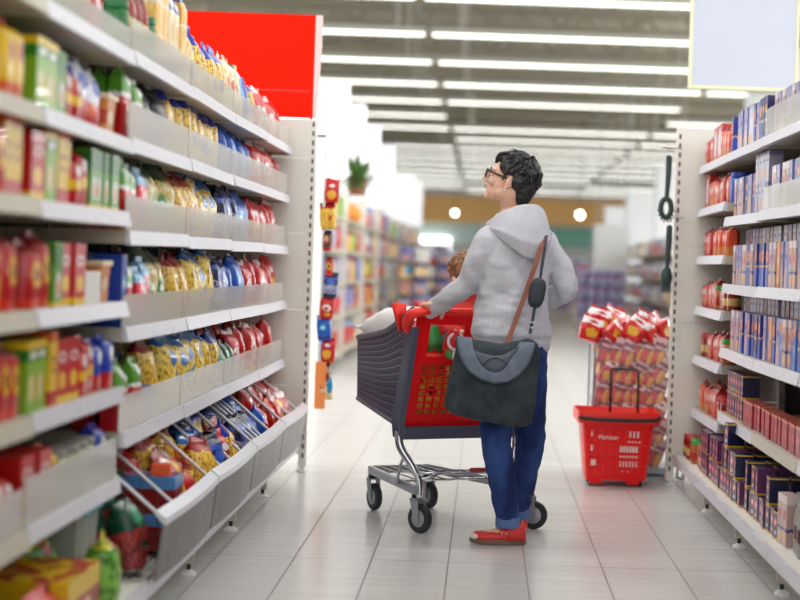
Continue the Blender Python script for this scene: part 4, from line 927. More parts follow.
for i, (dx, dy, a) in enumerate(tops):
    o = bpy.data.objects.new('candy_pouch', bigm[i % 2]); C.objects.link(o)
    o.location = (BX+dx-.06*math.cos(a), BYc+dy, .735+(.02 if i < 4 else .055)+.01*(i % 3)); o.rotation_euler = (R.uniform(-.5, -.1), R.uniform(.9, 1.4) if i % 2 else R.uniform(.2, .6), a)
    tag(o, 'red and white pouch heaped on the clear bin, %s of the heap' % ['front left corner', 'front left', 'front right', 'front right corner', 'middle left', 'centre', 'middle right', 'right edge', 'back centre', 'back right of centre', 'back left corner', 'back right corner'][i], 'pouch', 'heap of pouches on the bin')
# support rods beside the bin
t = thing('metal_stand', (BX+.30, 9.2, 0), 'slim grey metal stand leaning between the candy bin and the end panel', 'stand')
MB().tube([(0, -.05, .01), (.055, .02, .86)], .009, 8).tube([(-.03, 0, .01), (.03, .05, .80)], .008, 8).tube([(-.03, 0, .012), (0, -.05, .012)], .008, 8).build('tube_frame', M_steel, t)
# ============================================================ RED ROLLING BASKET
M_redp = mat('basket_red', (238, 14, 18), .4, coat=.1, spec=.3); M_redp2 = mat('basket_red_rim', (250, 44, 30), .35)
pc = P(618, 487, 8.78)
bk = thing('rolling_basket', (pc.x-.012, 8.93, 0), 'red plastic rolling shopping basket with raised black handle standing on the floor', 'basket', rz=.03); bk.scale = (.94, 1, 1)
def rrect(w_, d_, z, r=.03, n=4):
    out = []
    for cx, cy, a0 in ((w_/2-r, d_/2-r, 0), (-w_/2+r, d_/2-r, PI/2), (-w_/2+r, -d_/2+r, PI), (w_/2-r, -d_/2+r, 1.5*PI)):
        for k in range(n+1): a = a0+PI/2*k/n; out.append(V((cx+r*math.cos(a), cy+r*math.sin(a), z)))
    return out
mb = MB(); z0 = .035
prof = [(0, z0), (1, z0), (.3, .30)]
outer = [rrect(.345, .25, .035), rrect(.35, .255, .06), rrect(.405, .30, .33), rrect(.41, .305, .345)]
inner = [rrect(.400, .295, .345), rrect(.395, .29, .33), rrect(.34, .245, .06)]
mb.loft(outer+inner, cap=True); mb.build('tub_body', M_redp, bk, auto=40)
rim = MB(); rim.loft([rrect(.41, .305, .343), rrect(.465, .355, .343), rrect(.47, .36, .36), rrect(.465, .355, .405), rrect(.455, .345, .405), rrect(.44, .33, .36), rrect(.40, .295, .348)], cap=False); rim.build('rim', M_redp2, bk, auto=40)
ribs = MB()
for k in range(9): x = -.16+.04*k; ribs.hexa([V((x-.002, -.131, .07)), V((x+.002, -.131, .07)), V((x+.002, -.126, .07)), V((x-.002, -.126, .07)), V((x*1.15-.002, -.1535, .31)), V((x*1.15+.002, -.1535, .31)), V((x*1.15+.002, -.148, .31)), V((x*1.15-.002, -.148, .31))])
for z in (.115, .17, .225): ribs.box(-.175, .175, -.1335-(z-.07)*.093, -.1265-(z-.07)*.093, z, z+.003)
ribs.build('rib', M_redp2, bk)
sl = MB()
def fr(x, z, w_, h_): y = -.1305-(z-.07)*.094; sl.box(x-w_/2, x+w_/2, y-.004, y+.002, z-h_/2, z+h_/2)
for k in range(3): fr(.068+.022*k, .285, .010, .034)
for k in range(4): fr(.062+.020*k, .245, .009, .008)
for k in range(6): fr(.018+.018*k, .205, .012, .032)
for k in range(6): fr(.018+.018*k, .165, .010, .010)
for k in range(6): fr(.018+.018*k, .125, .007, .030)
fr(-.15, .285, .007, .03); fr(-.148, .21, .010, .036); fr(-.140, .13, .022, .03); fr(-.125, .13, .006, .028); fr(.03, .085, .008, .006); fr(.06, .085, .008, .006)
sl.build('slit_light', mat('slit_light_paint', (240, 205, 200), .4), bk)  # pale boxes paint the light showing through the basket's slots
hb = MB(); hb.tube([(-.228, -.175, .375), (-.21, -.185, .367), (-.1, -.188, .362), (.1, -.188, .362), (.21, -.185, .367), (.228, -.175, .378), (.232, -.10, .385)], .009, 8, flat=1.1); hb.build('carry_handle', M_black, bk, smooth=True)
hb = MB()
hb.tube([(-.02, .12, .36), (-.02, .14, .60), (-.008, .145, .615), (.13, .145, .615), (.142, .14, .60), (.142, .12, .36)], .007, 8); hb.build('pull_handle', M_black, bk, smooth=True)
MB().box(-.15, -.08, -.12, -.06, .015, .036).build('skid', M_redp, bk); MB().box(.06, .13, -.12, -.06, .015, .036).build('skid', M_redp, bk)
wh = MB()
for sx in (-1, 1):
    for yy in (-.06, .09): wh.lathe([(.018, 0), (.018, .02)], 14, 0, (sx*.14-.01, yy, .018), M=Matrix.Rotation(PI/2, 3, 'Y'))
wh.build('wheel', M_black, bk)
tc = bpy.data.curves.new('lettering', 'FONT'); tc.body = 'Mercator'; tc.size = .030; tc.extrude = .0008; tc.align_x = 'CENTER'
t0_ = bpy.data.objects.new('tmp_text', tc); C.objects.link(t0_); tc.materials.append(M_foot); me_ = bpy.data.meshes.new_from_object(t0_.evaluated_get(bpy.context.evaluated_depsgraph_get())); bpy.data.objects.remove(t0_); to = bpy.data.objects.new('lettering', me_); C.objects.link(to); to.parent = bk; to.location = (-.055, -.1535, .258); to.rotation_euler = (PI/2-.09, 0, 0)
# ============================================================ SHOPPING CART
M_cg = mat('cart_grey_plastic', (84, 88, 106), .35); M_cr = mat('cart_red_plastic', (240, 14, 20), .4, coat=.1, spec=.3); M_crb = mat('cart_red_bright', (248, 44, 32), .3)
M_tyre = mat('tyre', (38, 40, 44), .6); M_hub = mat('wheel_hub', (150, 152, 156), .4, .3)
CO = V((-.045, 7.17, 0)); th = math.atan2(.48, .877)       # cart frame: x right, y forward
cart = thing('shopping_cart', CO, 'dark grey plastic shopping cart with red seat gate and chrome legs, pushed by the person', 'shopping cart', rz=th)
def latt(mb, f, nu, nv, w_, mi=0, skip=None):
    """lattice of bars over a surface f(u,v)"""
    for i in range(nu+1):
        for j in range(nv):
            if skip and skip((i)/nu, (j+.5)/nv): continue
            mb.bar(f(i/nu, j/nv), f(i/nu, (j+1)/nv), w_, w_, mi)
    for j in range(nv+1):
        for i in range(nu):
            if skip and skip((i+.5)/nu, j/nv): continue
            mb.bar(f(i/nu, j/nv), f((i+1)/nu, j/nv), w_, w_, mi)
# corners (local): rear top, rear bottom, front top, front bottom (right side mirrored)
def sidef(sx):
    def f(u, v):      # u 0 rear .. 1 front ; v 0 bottom .. 1 top
        zt = float(np.interp(u, [0, .12, .3, .45, .66, 1], [.955, .926, .877, .845, .821, .793]))
        top = V((sx*(.285+(-.130)*u), -.0+.84*u, zt))
        zb = .455+.055*u
        bot = V((sx*(.285-.125*u), .11+.70*u, zb))
        return bot.lerp(top, v)
    return f
for sx, nm in ((-1, 'basket_side'), (1, 'basket_side')):
    f = sidef(sx); mb = MB(); latt(mb, f, 26, 13, .0075)
    # slightly oblique weave so the mesh reads as small lozenges
    for i in range(26):
        for j in range(13): mb.bar(f(i/26, j/13), f((i+1)/26, (j+1)/13), .004, .006)
    mb.build(nm, M_cg, cart)
    mb = MB(); mb.tube([f(k/16, 1)+V((0, 0, .004)) for k in range(17)], .014, 10); mb.tube([f(k/8, 0) for k in range(9)], .012, 8); mb.build('side_rim', M_cg, cart, smooth=True)
    mb = MB()    # slanted rear post
    mb.loft([[V((sx*a, y-.03, z)), V((sx*(a+.035), y-.03, z)), V((sx*(a+.035), y+.04, z)), V((sx*a, y+.04, z))] for a, y, z in ((.265, -.0, .885), (.27, .045, .66), (.275, .09, .47), (.262, .10, .40))])
    mb.build('corner_post', M_cg, cart, bevel=.006)
fl, fr_ = sidef(-1), sidef(1)
mb = MB(); latt(mb, lambda u, v: fl(1, v).lerp(fr_(1, v), u), 12, 13, .0075); mb.build('basket_front', M_cg, cart)
mb = MB(); mb.tube([fl(1, 1), fr_(1, 1)], .014, 10); mb.build('front_rim', M_cg, cart)
mb = MB(); latt(mb, lambda u, v: fl(v, 0).lerp(fr_(v, 0), u), 14, 20, .007); mb.build('basket_floor', M_cg, cart)
mb = MB()   # bottom beam
mb.hexa([V((-.275, .07, .395)), V((.275, .07, .395)), V((.275, .16, .395)), V((-.275, .16, .395)), V((-.28, .07, .45)), V((.28, .07, .45)), V((.28, .16, .45)), V((-.28, .16, .45))])
mb.build('bottom_beam', M_cg, cart, bevel=.005)
# red handle with bent ends
mb = MB(); hz = .955
mb.chain([(-.30, .015, .875), (-.318, -.010, .905), (-.318, -.055, .94), (-.27, -.085, hz)], [.02, .022, .022, .019], 12)
mb.chain([(.30, .015, .875), (.318, -.010, .905), (.318, -.055, .94), (.27, -.085, hz)], [.02, .022, .022, .019], 12)
mb.chain([(-.285, -.08, hz), (0, -.09, hz), (.285, -.08, hz)], [.017, .017, .017], 14)
mb.build('handle', M_crb, cart, smooth=True)
MB().prism([(-.27, .86), (-.29, .86), (-.325, .975), (-.31, .985), (-.265, .98), (-.258, .965)], .12, .134).build('seat_hinge_ear', M_crb, cart, smooth=True); MB().prism([(1*.29, .86), (1*.315, .86), (1*.345, .975), (1*.33, .985), (1*.285, .98), (1*.278, .965)], .12, .134).build('seat_hinge_ear', M_crb, cart, smooth=True)
# rear red gate with leg holes and grid
def gt(x, z): return V((x, -.012+.115*(.93-z)/.48, z))
mb = MB()
def gpan(x0, x1, z0, z1, t=.008):
    q = [gt(x0, z0), gt(x1, z0), gt(x1, z0)+V((0, t, 0)), gt(x0, z0)+V((0, t, 0)), gt(x0, z1), gt(x1, z1), gt(x1, z1)+V((0, t, 0)), gt(x0, z1)+V((0, t, 0))]; mb.hexa(q)
gpan(-.27, -.20, .72, .925); gpan(-.20, .20, .895, .925); gpan(-.20, .20, .72, .755); gpan(-.03, .03, .755, .895); gpan(.20, .27, .72, .925)
gpan(-.27, -.215, .50, .72); gpan(.215, .27, .50, .72); gpan(-.27, .27, .45, .50)
gpan(-.27, .27, .925, .94, .028)
for k in range(12):
    x = -.215+.43*k/11; gpan(x-.004, x+.004, .50, .72)
for k in range(9):
    z = .50+.22*k/8; gpan(-.215, .215, z-.004, z+.004)
for k in range(6): x = -.25+.1*k; gpan(x, x+.03, .438, .45)
mb.build('seat_gate', M_cr, cart)
MB().box(-.262, .262, -.018, .02, .939, .945).build('gate_top_edge', mat('gate_edge_highlight', (240, 200, 195), .3), cart)  # pale strip paints the highlight along the top of the gate
# child seat
mb = MB(); mb.box(-.215, .215, .03, .27, .745, .757); latt(mb, lambda u, v: V((-.215+.43*u, .27+.05*v, .757+.17*v)), 10, 5, .007); mb.build('child_seat', M_cr, cart)
# legs
def leg(sx, xb):
    m = MB(); m.chain([(sx*.29, .09, .42), (sx*.285, .075, .36), (sx*.25, .03, .285), (xb, .01, .225), (xb, .0, .16)], [.019, .018, .016, .015, .014], 12); m.build('chrome_leg', M_chrome, cart, smooth=True)
    m = MB(); m.chain([(sx*.27, .06, .33), (sx*.262, .12, .28), (sx*.235, .20, .20), (sx*.22, .22, .19)], [.007]*4, 8); m.build('rear_strut', M_chrome, cart, smooth=True)
leg(-1, -.225); leg(1, .27)
mb = MB()
FR = [(-.24, .0), (-.135, .70), (.165, .70), (.27, .0)]
for a, b_ in ((0, 1), (1, 2), (2, 3)): mb.bar((FR[a][0], FR[a][1], .185), (FR[b_][0], FR[b_][1], .185), .022, .036)
mb.build('lower_frame', M_steel, cart)
mb = MB()
mb.tube([(-.225, .05, .215), (-.1, .06, .245), (.12, .06, .245), (.25, .05, .215)], .006, 8); mb.tube([(-.21, .16, .205), (.24, .16, .205)], .005, 8)
for k in range(5): mb.tube([(-.14+.07*k, .16, .2), (-.10+.055*k, .68, .2)], .0035, 6)
mb.tube([(-.24, .0, .255), (-.1, -.0, .265), (.26, -.0, .262)], .005, 8)
mb.build('lower_rack', M_chrome, cart, smooth=True)
MB().tube([(.02, 0, .2655), (.16, 0, .264)], .0095, 10).build('red_sleeve', mat('sleeve_red', (170, 30, 35), .4), cart, smooth=True)
def wheel(pos, sw, lx):
    """caster: pos = ground point (world xy)"""
    p = V((pos[0], pos[1], 0))-CO; Minv = Matrix.Rotation(-th, 3, 'Z'); p = Minv @ p
    e = bpy.data.objects.new('caster', None); C.objects.link(e); e.parent = cart; e.location = (p.x, p.y, 0); e.rotation_euler = (0, 0, sw-th)
    Rm = Matrix.Rotation(PI/2, 3, 'Y')
    MB().lathe([(.036, -.014), (.058, -.014), (.0625, -.007), (.0625, .007), (.058, .014), (.036, .014)], 32, M=Rm, c=(0, 0, .0625)).build('tyre', M_tyre, e, auto=40)
    MB().lathe([(.012, -.019), (.024, -.017), (.037, -.0145), (.037, .0145), (.024, .017), (.012, .019)], 24, M=Rm, c=(0, 0, .0625)).build('hub', M_hub, e, auto=40)
    mb = MB()
    for s in (-1, 1): mb.hexa([V((s*.021, -.014, .05)), V((s*.025, -.014, .05)), V((s*.025, .014, .05)), V((s*.021, .014, .05)), V((s*.021, -.005, .145)), V((s*.025, -.005, .145)), V((s*.025, .042, .145)), V((s*.021, .042, .145))])
    mb.box(-.025, .025, -.005, .042, .142, .148); mb.build('fork', M_hub, e)
    MB().lathe([(.022, .148), (.024, .155), (.02, .168)], 16, c=(0, .022, 0)).build('swivel_cap', M_tyre, e, auto=40)
    return e
wheel((-.238, 7.08), .85, 0); wheel((.255, 7.29), 1.35, 0); wheel((-.475, 7.70), .5, 0); wheel((-.222, 7.82), .55, 0)
# flatten caster level: parts of a caster are sub-parts of the cart (cart > caster > tyre)
cart_pts = lambda x, y, z: CO+Matrix.Rotation(th, 3, 'Z') @ V((x, y, z))
# things in the cart
def incart(o, x, y, z, rz=0): p = cart_pts(x, y, z); o.location = p; o.rotation_euler = (0, 0, th+rz)
m_sack = mat('sack_white', (236, 234, 230), .45)
mb = MB(); mb.v = []; mb2 = m_bag(.30, .16, .46, 3, crimp=.06)
mb2.v = [(x, z-.23, y) for x, y, z in mb2.v]
o = mb2.build('white_sack', m_sack, smooth=True); incart(o, -.01, .62, .845, .1); tag(o, 'white plastic-wrapped sack sticking up at the front of the shopping cart', 'sack')
m_net = mp('p_citrus', (255, 180, 50), [], [(.5, .5, .12, .1, RED), (.2, .7, .1, .08, (240, 60, 30))], ((255, 140, 30), (255, 240, 110), 9, 0, 1), wob=.02)
for i, (x, y, z, s_) in enumerate(((-.10, .22, .49, 1), (.10, .22, .49, 1.05), (-.08, .40, .50, 1), (.10, .42, .50, 1))):
    mb = m_bag(.19, .14, .20, i*2+1, crimp=.08); o = mb.build('snack_bag', m_net, smooth=True); incart(o, x, y, z, R.uniform(-.1, .1))
    tag(o, 'orange netted bag in the cart, %s' % ['seen through the gate beside the red frame', 'seen through the gate next to the dark bag', 'behind the one beside the frame', 'behind the one next to the dark bag'][i], 'bag', 'orange bags in the cart')
o = m_bag(.20, .10, .22, 8).build('green_packet', mat('packet_green', (60, 170, 90), .35), smooth=True); incart(o, .02, .33, .72, .2); tag(o, 'green wrapped packet at the back of the cart seat behind the sleeve', 'packet')
# base filler for the cargo: cartons under the sack
for i, (x, y, z) in enumerate(((0, .60, .515), (-.01, .60, .62))):
    mb = MB().box(-.13, .13, -.14, .14, 0, .10); o = mb.build('carton', mp('p_cartcart', (200, 190, 180), [(.3, .6, (110, 120, 170))], []), bevel=.003); incart(o, x, y, z)
    tag(o, 'pale carton under the white sack in the cart, %s one' % ['lower', 'upper'][i], 'carton')
# ============================================================ CHILD in the seat
M_skin = mat('skin', (236, 186, 160), .5, sss=.12); M_skin2 = mat('child_skin', (240, 192, 165), .5, sss=.1)
ch = thing('person', cart_pts(.065, .17, .757), 'small brown-haired child seated in the cart seat, mostly hidden behind the grey sleeve', 'person', rz=th)
# local: child faces -y
mb = MB()
mb.ell((0, .0, .345), (.068, .078, .085), 18, 12); mb.ell((0, -.04, .315), (.05, .045, .05), 14, 10); mb.ell((0, -.083, .325), (.010, .012, .012), 8, 6)
for s in (-1, 1): mb.ell((s*.068, .0, .33), (.012, .018, .025), 8, 6)
mb.chain([(0, .01, .29), (0, .015, .235)], [.035, .04], 12)
mb.chain([(0, .02, .05), (0, .02, .15), (0, .015, .22)], [.085, .085, .06], 16)
for s in (-1, 1):
    mb.chain([(s*.08, .01, .20), (s*.11, -.02, .12), (s*.08, -.08, .10)], [.03, .026, .02], 10); mb.ell((s*.075, -.1, .10), (.02, .025, .018), 8, 6)
    mb.chain([(s*.05, 0, .05), (s*.11, -.08, .06), (s*.16, -.16, .05), (s*.175, -.20, .045)], [.045, .042, .032, .026], 12)
remesh(mb, 'body', M_skin2, .006, 3, ch)
mb = MB(); mb.ell((0, .012, .372), (.080, .092, .088), 20, 14)
for k in range(110):
    a = R.uniform(0, 2*PI); e = R.uniform(.0, 1.4); d = V((math.cos(a)*math.cos(e), math.sin(a)*math.cos(e), math.sin(e)))
    if d.y < -.3 and e < .7: continue
    p = V((0, .012, .372))+V((d.x*.076, d.y*.088, d.z*.084)); mb.chain([p, p+V((d.x*.008, d.y*.008, -.006)), p+V((d.x*.004+R.uniform(-.012, .012), d.y*.004, -.024))], [.011, .010, .003], 6)
mb.build('hair', add_ := mat('hair_brown', (140, 90, 56), .6), ch, smooth=True)
add_noise_color(add_, 90, (96, 60, 38), (176, 122, 78), (1, 1, .3))
mb = MB(); mb.chain([(0, .02, .06), (0, .02, .15), (0, .015, .235)], [.097, .096, .062], 18)
for s in (-1, 1): mb.chain([(s*.085, .01, .205), (s*.115, -.02, .12), (s*.085, -.075, .10)], [.037, .034, .03], 12)
remesh(mb, 'jacket', mat('child_jacket', (205, 50, 45), .7), .007, 3, ch)
mb = MB()
for s in (-1, 1): mb.chain([(s*.05, .02, .05), (s*.11, -.08, .062), (s*.16, -.155, .05)], [.055, .05, .038], 12)
remesh(mb, 'trousers', mat('child_trousers', (60, 72, 70), .8), .007, 3, ch)
for s in (-1, 1):
    mb = MB().chain([(s*.165, -.165, .05), (s*.178, -.195, .035), (s*.18, -.205, .02)], [.031, .030, .028], 12); sc = mb.build('sock', mat('sock_green', (90, 150, 80), .8), ch, smooth=True)
    mb = MB(); mb.chain([(s*.178, -.19, .035), (s*.178, -.212, .065), (s*.178, -.222, .095)], [.034, .036, .030], 14)
    sh = mb.build('shoe', mat('shoe_child_red', (222, 36, 32), .4), ch, smooth=True)
    mb = MB(); mb.chain([(s*.165, -.215, .018), (s*.14, -.225, .008), (s*.12, -.22, .006)], [.028, .026, .020], 12); mb.tube([V((s*.178, -.240, .07))+V((.035*math.cos(a), 0, .035*math.sin(a))) for a in [2*PI*k/20 for k in range(20)]], .007, 6, closed=True)
    mb.build('shoe_trim', mat('shoe_child_white', (238, 226, 228), .5), sh, smooth=True)
# ============================================================ WOMAN
wf = V((-.62, .785, 0)).normalized(); wr = V((wf.y, -wf.x, 0)); WC = V((.125, 6.90, 0))
def T(x, y, z): return WC+wr*x+wf*y+V((0, 0, z))
wo = thing('person', (0, 0, 0), 'short-haired person with glasses in grey hoodie, blue jeans and red shoes pushing the cart', 'person')
# --- head frame
HO = P(510.5, 182, 6.88)
hf0 = V((-.985, .17, 0)).normalized(); tilt = math.radians(17)
hf = (hf0*math.cos(tilt)+V((0, 0, 1))*math.sin(tilt)); hr = V((hf0.y, -hf0.x, 0)); hu = hr.cross(hf).normalized()
HM = Matrix((hr, hf, hu)).transposed()
HS = .935
def Hd(x, y, z): return HO+HM @ (V((x, y*(1.13 if y > 0 else 1), z))*HS)
def hell(mb, c, r, seg=20, rings=14, mi=0, rot=None):
    M_ = HM @ rot if rot else HM
    mb.ell(Hd(*c), tuple(q*HS for q in r), seg, rings, mi, M=M_)
def hchain(mb, pts, rs, seg=12, flat=None): mb.chain([Hd(*p) for p in pts], [r*HS for r in rs], seg, flat=flat)
body = MB()
hell(body, (0, -.018, .045), (.072, .092, .082)); hell(body, (0, .03, .035), (.062, .056, .06)); hell(body, (0, .034, -.025), (.055, .052, .062)); hell(body, (0, .045, -.06), (.043, .042, .042))
hell(body, (0, .070, -.088), (.022, .020, .019)); hell(body, (0, .02, -.055), (.056, .05, .04))
hchain(body, [(0, .076, .022), (0, .092, .0), (0, .104, -.016), (0, .106, -.024)], [.009, .0095, .0105, .009], 12)
for s in (-1, 1):
    hell(body, (s*.012, .090, -.026), (.008, .010, .007), 10, 8); hell(body, (s*.036, .062, -.022), (.022, .022, .022)); hell(body, (s*.028, .073, .030), (.026, .014, .009), 12, 8)
    hell(body, (s*.028, .071, .008), (.013, .011, .008), 12, 8)
    hell(body, (s*.073, -.008, -.004), (.007, .018, .029), 12, 10, rot=Matrix.Rotation(-s*.35, 3, 'Z')); hell(body, (s*.071, .003, -.030), (.006, .009, .010), 8, 6)
hell(body, (0, .078, -.036), (.017, .012, .013), 12, 8); hell(body, (0, .084, -.046), (.022, .010, .006), 12, 8); hell(body, (0, .082, -.057), (.019, .010, .006), 12, 8)
nk = Hd(0, -.022, -.05)
body.chain([Hd(0, -.02, -.02), nk, T(0, .015, 1.41), T(0, -.005, 1.35)], [.052, .050, .055, .075], 18)
# torso (under the hoodie)
def oring(x, y, z, rx, ry, n=28, e=.9): return [T(x+rx*math.copysign(abs(math.cos(a))**e, math.cos(a)), y+ry*math.copysign(abs(math.sin(a))**e, math.sin(a)), z) for a in [2*PI*k/n for k in range(n)]]
body.loft([oring(0, 0, z, rx, ry) for z, rx, ry in ((.74, .13, .09), (.82, .155, .105), (.92, .145, .095), (1.02, .125, .085), (1.12, .135, .09), (1.20, .145, .095), (1.27, .14, .085), (1.32, .10, .07), (1.36, .06, .055))])
SL, SR = T(-.132, 0, 1.252), T(.155, 0, 1.268)
EL = P(465, 285, 6.87); WL = P(432, 311, 7.00); ER = P(566, 287, 6.97); WR = P(543, 304, 7.10)
body.chain([SL, EL, WL], [.045, .036, .026], 14); body.chain([SR, ER, WR], [.045, .036, .026], 14); body.chain([WR, WR+V((-.04, .07, -.03)), WR+V((-.075, .10, -.04))], [.026, .03, .022], 12, flat=.7)
HL = T(-.082, 0, .80); HR_ = T(.082, 0, .80)
KL = P(496, 437, 6.80); AL = P(508, 519, 6.87); KR = P(530, 440, 6.92); AR = P(519, 502, 7.12)
AL.z = .09; AR.z = .09
body.chain([HL, HL.lerp(KL, .5), KL, KL.lerp(AL, .5), AL, AL-V((0, 0, .03))], [.075, .06, .044, .038, .031, .03], 16); body.chain([HR_, HR_.lerp(KR, .5), KR, KR.lerp(AR, .5), AR, AR-V((0, 0, .03))], [.075, .06, .044, .036, .029, .029], 16)
body.chain([AL+V((.02, 0, -.05)), AL+V((-.06, 0, -.055)), AL+V((-.13, 0, -.065))], [.026, .028, .016], 12)
fR = V((-.35, .94, 0)).normalized(); body.chain([AR-fR*.02+V((0, 0, -.05)), AR+fR*.06+V((0, 0, -.055)), AR+fR*.13+V((0, 0, -.065))], [.026, .028, .016], 12)
# left hand on the handle
hx = Matrix.Rotation(th, 3, 'Z'); ax = hx @ V((1, 0, 0)); fw = hx @ V((0, 1, 0))
hc = cart_pts(-.245, -.085, hz)     # grip centre on the bar axis
up = V((0, 0, 1)); GR = .017
kn = [hc+ax*o_+(-fw)*.020+up*.030 for o_ in (-.030, -.010, .010, .029)]   # knuckles above and behind the bar
palm_c = (kn[1]+kn[2])/2
for q, kk in enumerate(kn):
    wst = WL+ax*(-.016+.0105*q)
    body.chain([wst, wst.lerp(kk, .55)+up*.004, kk], [.0145, .0125, .0105], 10)
body.chain([WL, WL.lerp(palm_c, .5)], [.026, .026], 12, flat=.62)
for q, kk in enumerate(kn):
    sc_ = (.88, 1.0, 1.03, .96)[q]; base = hc+ax*((-.034, -.0112, .0115, .034)[q])
    def arc(a, r): return base+fw*(-math.cos(a)*r)+up*(math.sin(a)*r)
    rr_ = GR+.0085
    body.chain([kk, arc(1.75, rr_+.004), arc(2.5, rr_+.001), arc(3.3, rr_), arc(3.3+.75*sc_, rr_)], [.0100, .0092, .0086, .0080, .0070], 10)
tb = hc+ax*.045
body.chain([WL.lerp(palm_c, .35)+ax*.022, tb+(-fw)*.022+up*.006, tb+(-fw)*.018-up*.016, tb+ax*.006+fw*.0-up*.027], [.013, .0115, .010, .008], 10)
bo = remesh(body, 'body', M_skin, .0032, 3, wo)
# brows, eyes
mb = MB()
for s in (-1, 1): hell(mb, (s*.029, .077, .006), (.011, .009, .0065), 12, 10)
mb.build('eye', mat('eye_white', (235, 230, 226), .2), wo, smooth=True)
mb = MB()
for s in (-1, 1): hell(mb, (s*.029, .0840, .006), (.0055, .0035, .0055), 10, 8)
mb.build('iris', mat('iris_brown', (60, 40, 30), .2), wo, smooth=True)
M_hair = mat('hair_black', (30, 26, 27), .42, spec=.6)
mb = MB()
for s in (-1, 1): hchain(mb, [(s*.014, .088, .027), (s*.03, .086, .034), (s*.046, .076, .030)], [.003, .0035, .002], 8)
mb.build('eyebrow', M_hair, wo, smooth=True)
mb = MB(); hell(mb, (0, .091, -.0485), (.019, .005, .0045), 10, 8); hell(mb, (0, .089, -.0565), (.016, .005, .0045), 10, 8); mb.build('lips', mat('lips', (196, 110, 104), .4), wo, smooth=True)
# hair
mb = MB()
hell(mb, (0, -.028, .058), (.080, .096, .080)); hell(mb, (0, -.065, .0), (.068, .058, .07)); hell(mb, (0, -.066, -.045), (.055, .036, .045)); hell(mb, (0, .030, .092), (.062, .056, .036))
for s in (-1, 1): hell(mb, (s*.060, .020, .058), (.020, .038, .038)); hell(mb, (s*.066, -.04, .012), (.018, .028, .04)); hchain(mb, [(s*.070, .016, .035), (s*.071, .020, .008), (s*.069, .020, -.006)], [.010, .006, .003], 8)
hb_ = remesh(mb, 'hair', M_hair, .004, 2, wo, wrinkle=lambda c: noise.noise(c*60)*.004)
mb = MB(); rr2 = random.Random(3)
def hsurf(d):
    c0 = V((0, -.026, .046)); return V((c0.x+d.x*.081, c0.y+d.y*.095, c0.z+d.z*.090))
for k in range(620):
    a = rr2.uniform(0, 2*PI); e = rr2.uniform(-.55, 1.5); d = V((math.cos(a)*math.cos(e), math.sin(a)*math.cos(e), math.sin(e)))
    if d.y > .25 and d.z < .55: continue
    if d.y > -.25 and d.z < .12 : continue
    p = hsurf(d)
    # flow: from crown forward on top/front, downward at back and sides
    cr_ = V((0, -.05, .15)); fl_ = (p-cr_); fl_ -= d*fl_.dot(d); fl_ = fl_.normalized() if fl_.length > 1e-4 else V((0, 1, 0))
    fl_ = (fl_+V((rr2.uniform(-.45, .45), rr2.uniform(-.3, .5)+(.5 if d.z > .5 else 0), rr2.uniform(-.25, .25)))).normalized()
    L = rr2.uniform(.026, .050); lift = rr2.uniform(.0, .009)
    hchain(mb, [tuple(p-d*.008), tuple(p+fl_*L*.5+d*(.004+lift*.6)), tuple(p+fl_*L+d*(-.004+lift*.7))], [.0052, .0044, .001], 6)
for k in range(16):   # fringe
    x = -.052+.104*k/15; hchain(mb, [(x*.9, .040, .118), (x+.004, .068, .104), (x+.012, .080, .080-.01*(k % 3))], [.009, .007, .0015], 6)
for k in range(30):   # nape
    a = rr2.uniform(-1.1, 1.1)+1.5*PI; x = .06*math.cos(a); y = -.07+.04*math.sin(a); hchain(mb, [(x, y, -.01), (x*.98, y+.004, -.05), (x*.85, y+.016, -.088)], [.008, .007, .001], 6)
tf = mb.build('hair_tufts', M_hair, wo, smooth=True); tf.parent = hb_
# glasses
M_gl = mat('glasses_black', (22, 22, 26), .3)
gl = bpy.data.objects.new('glasses', None); C.objects.link(gl); gl.parent = wo
mb = MB()
for s in (-1, 1):
    pts = []
    for k in range(24):
        a = 2*PI*k/24; ca, sa = math.cos(a), math.sin(a)
        x = s*.033+.025*math.copysign(abs(ca)**.6, ca); z = .006+.0185*math.copysign(abs(sa)**.6, sa); pts.append(Hd(x, .100-.10*abs(x)**1.5*3.0, z))
    mb.tube(pts, .0028, 8, closed=True, flat=1.0)
    mb.bar(Hd(s*.056, .090, .016), Hd(s*.074, .0, .010), .0035, .007); mb.bar(Hd(s*.074, .0, .010), Hd(s*.074, -.02, -.01), .003, .006)
    mb.bar(Hd(s*.058, .094, .018), Hd(s*.056, .080, .016), .006, .009)
mb.bar(Hd(-.010, .099, .010), Hd(.010, .099, .010), .003, .005)
mb.build('frame', M_gl, gl, smooth=False)
mb = MB()
for s in (-1, 1): mb.tube([Hd(s*.033, .098, .006), Hd(s*.033, .0985, .006)], .019, 16)
mb.build('lens', mat_clear('lens_clear', (150, 160, 170), .18, .05), gl)
mb = MB(); hell(mb, (-.078, .001, -.042), (.0042, .0042, .0042), 10, 8); mb.build('earring', mat('pearl', (245, 240, 232), .2), wo, smooth=True)
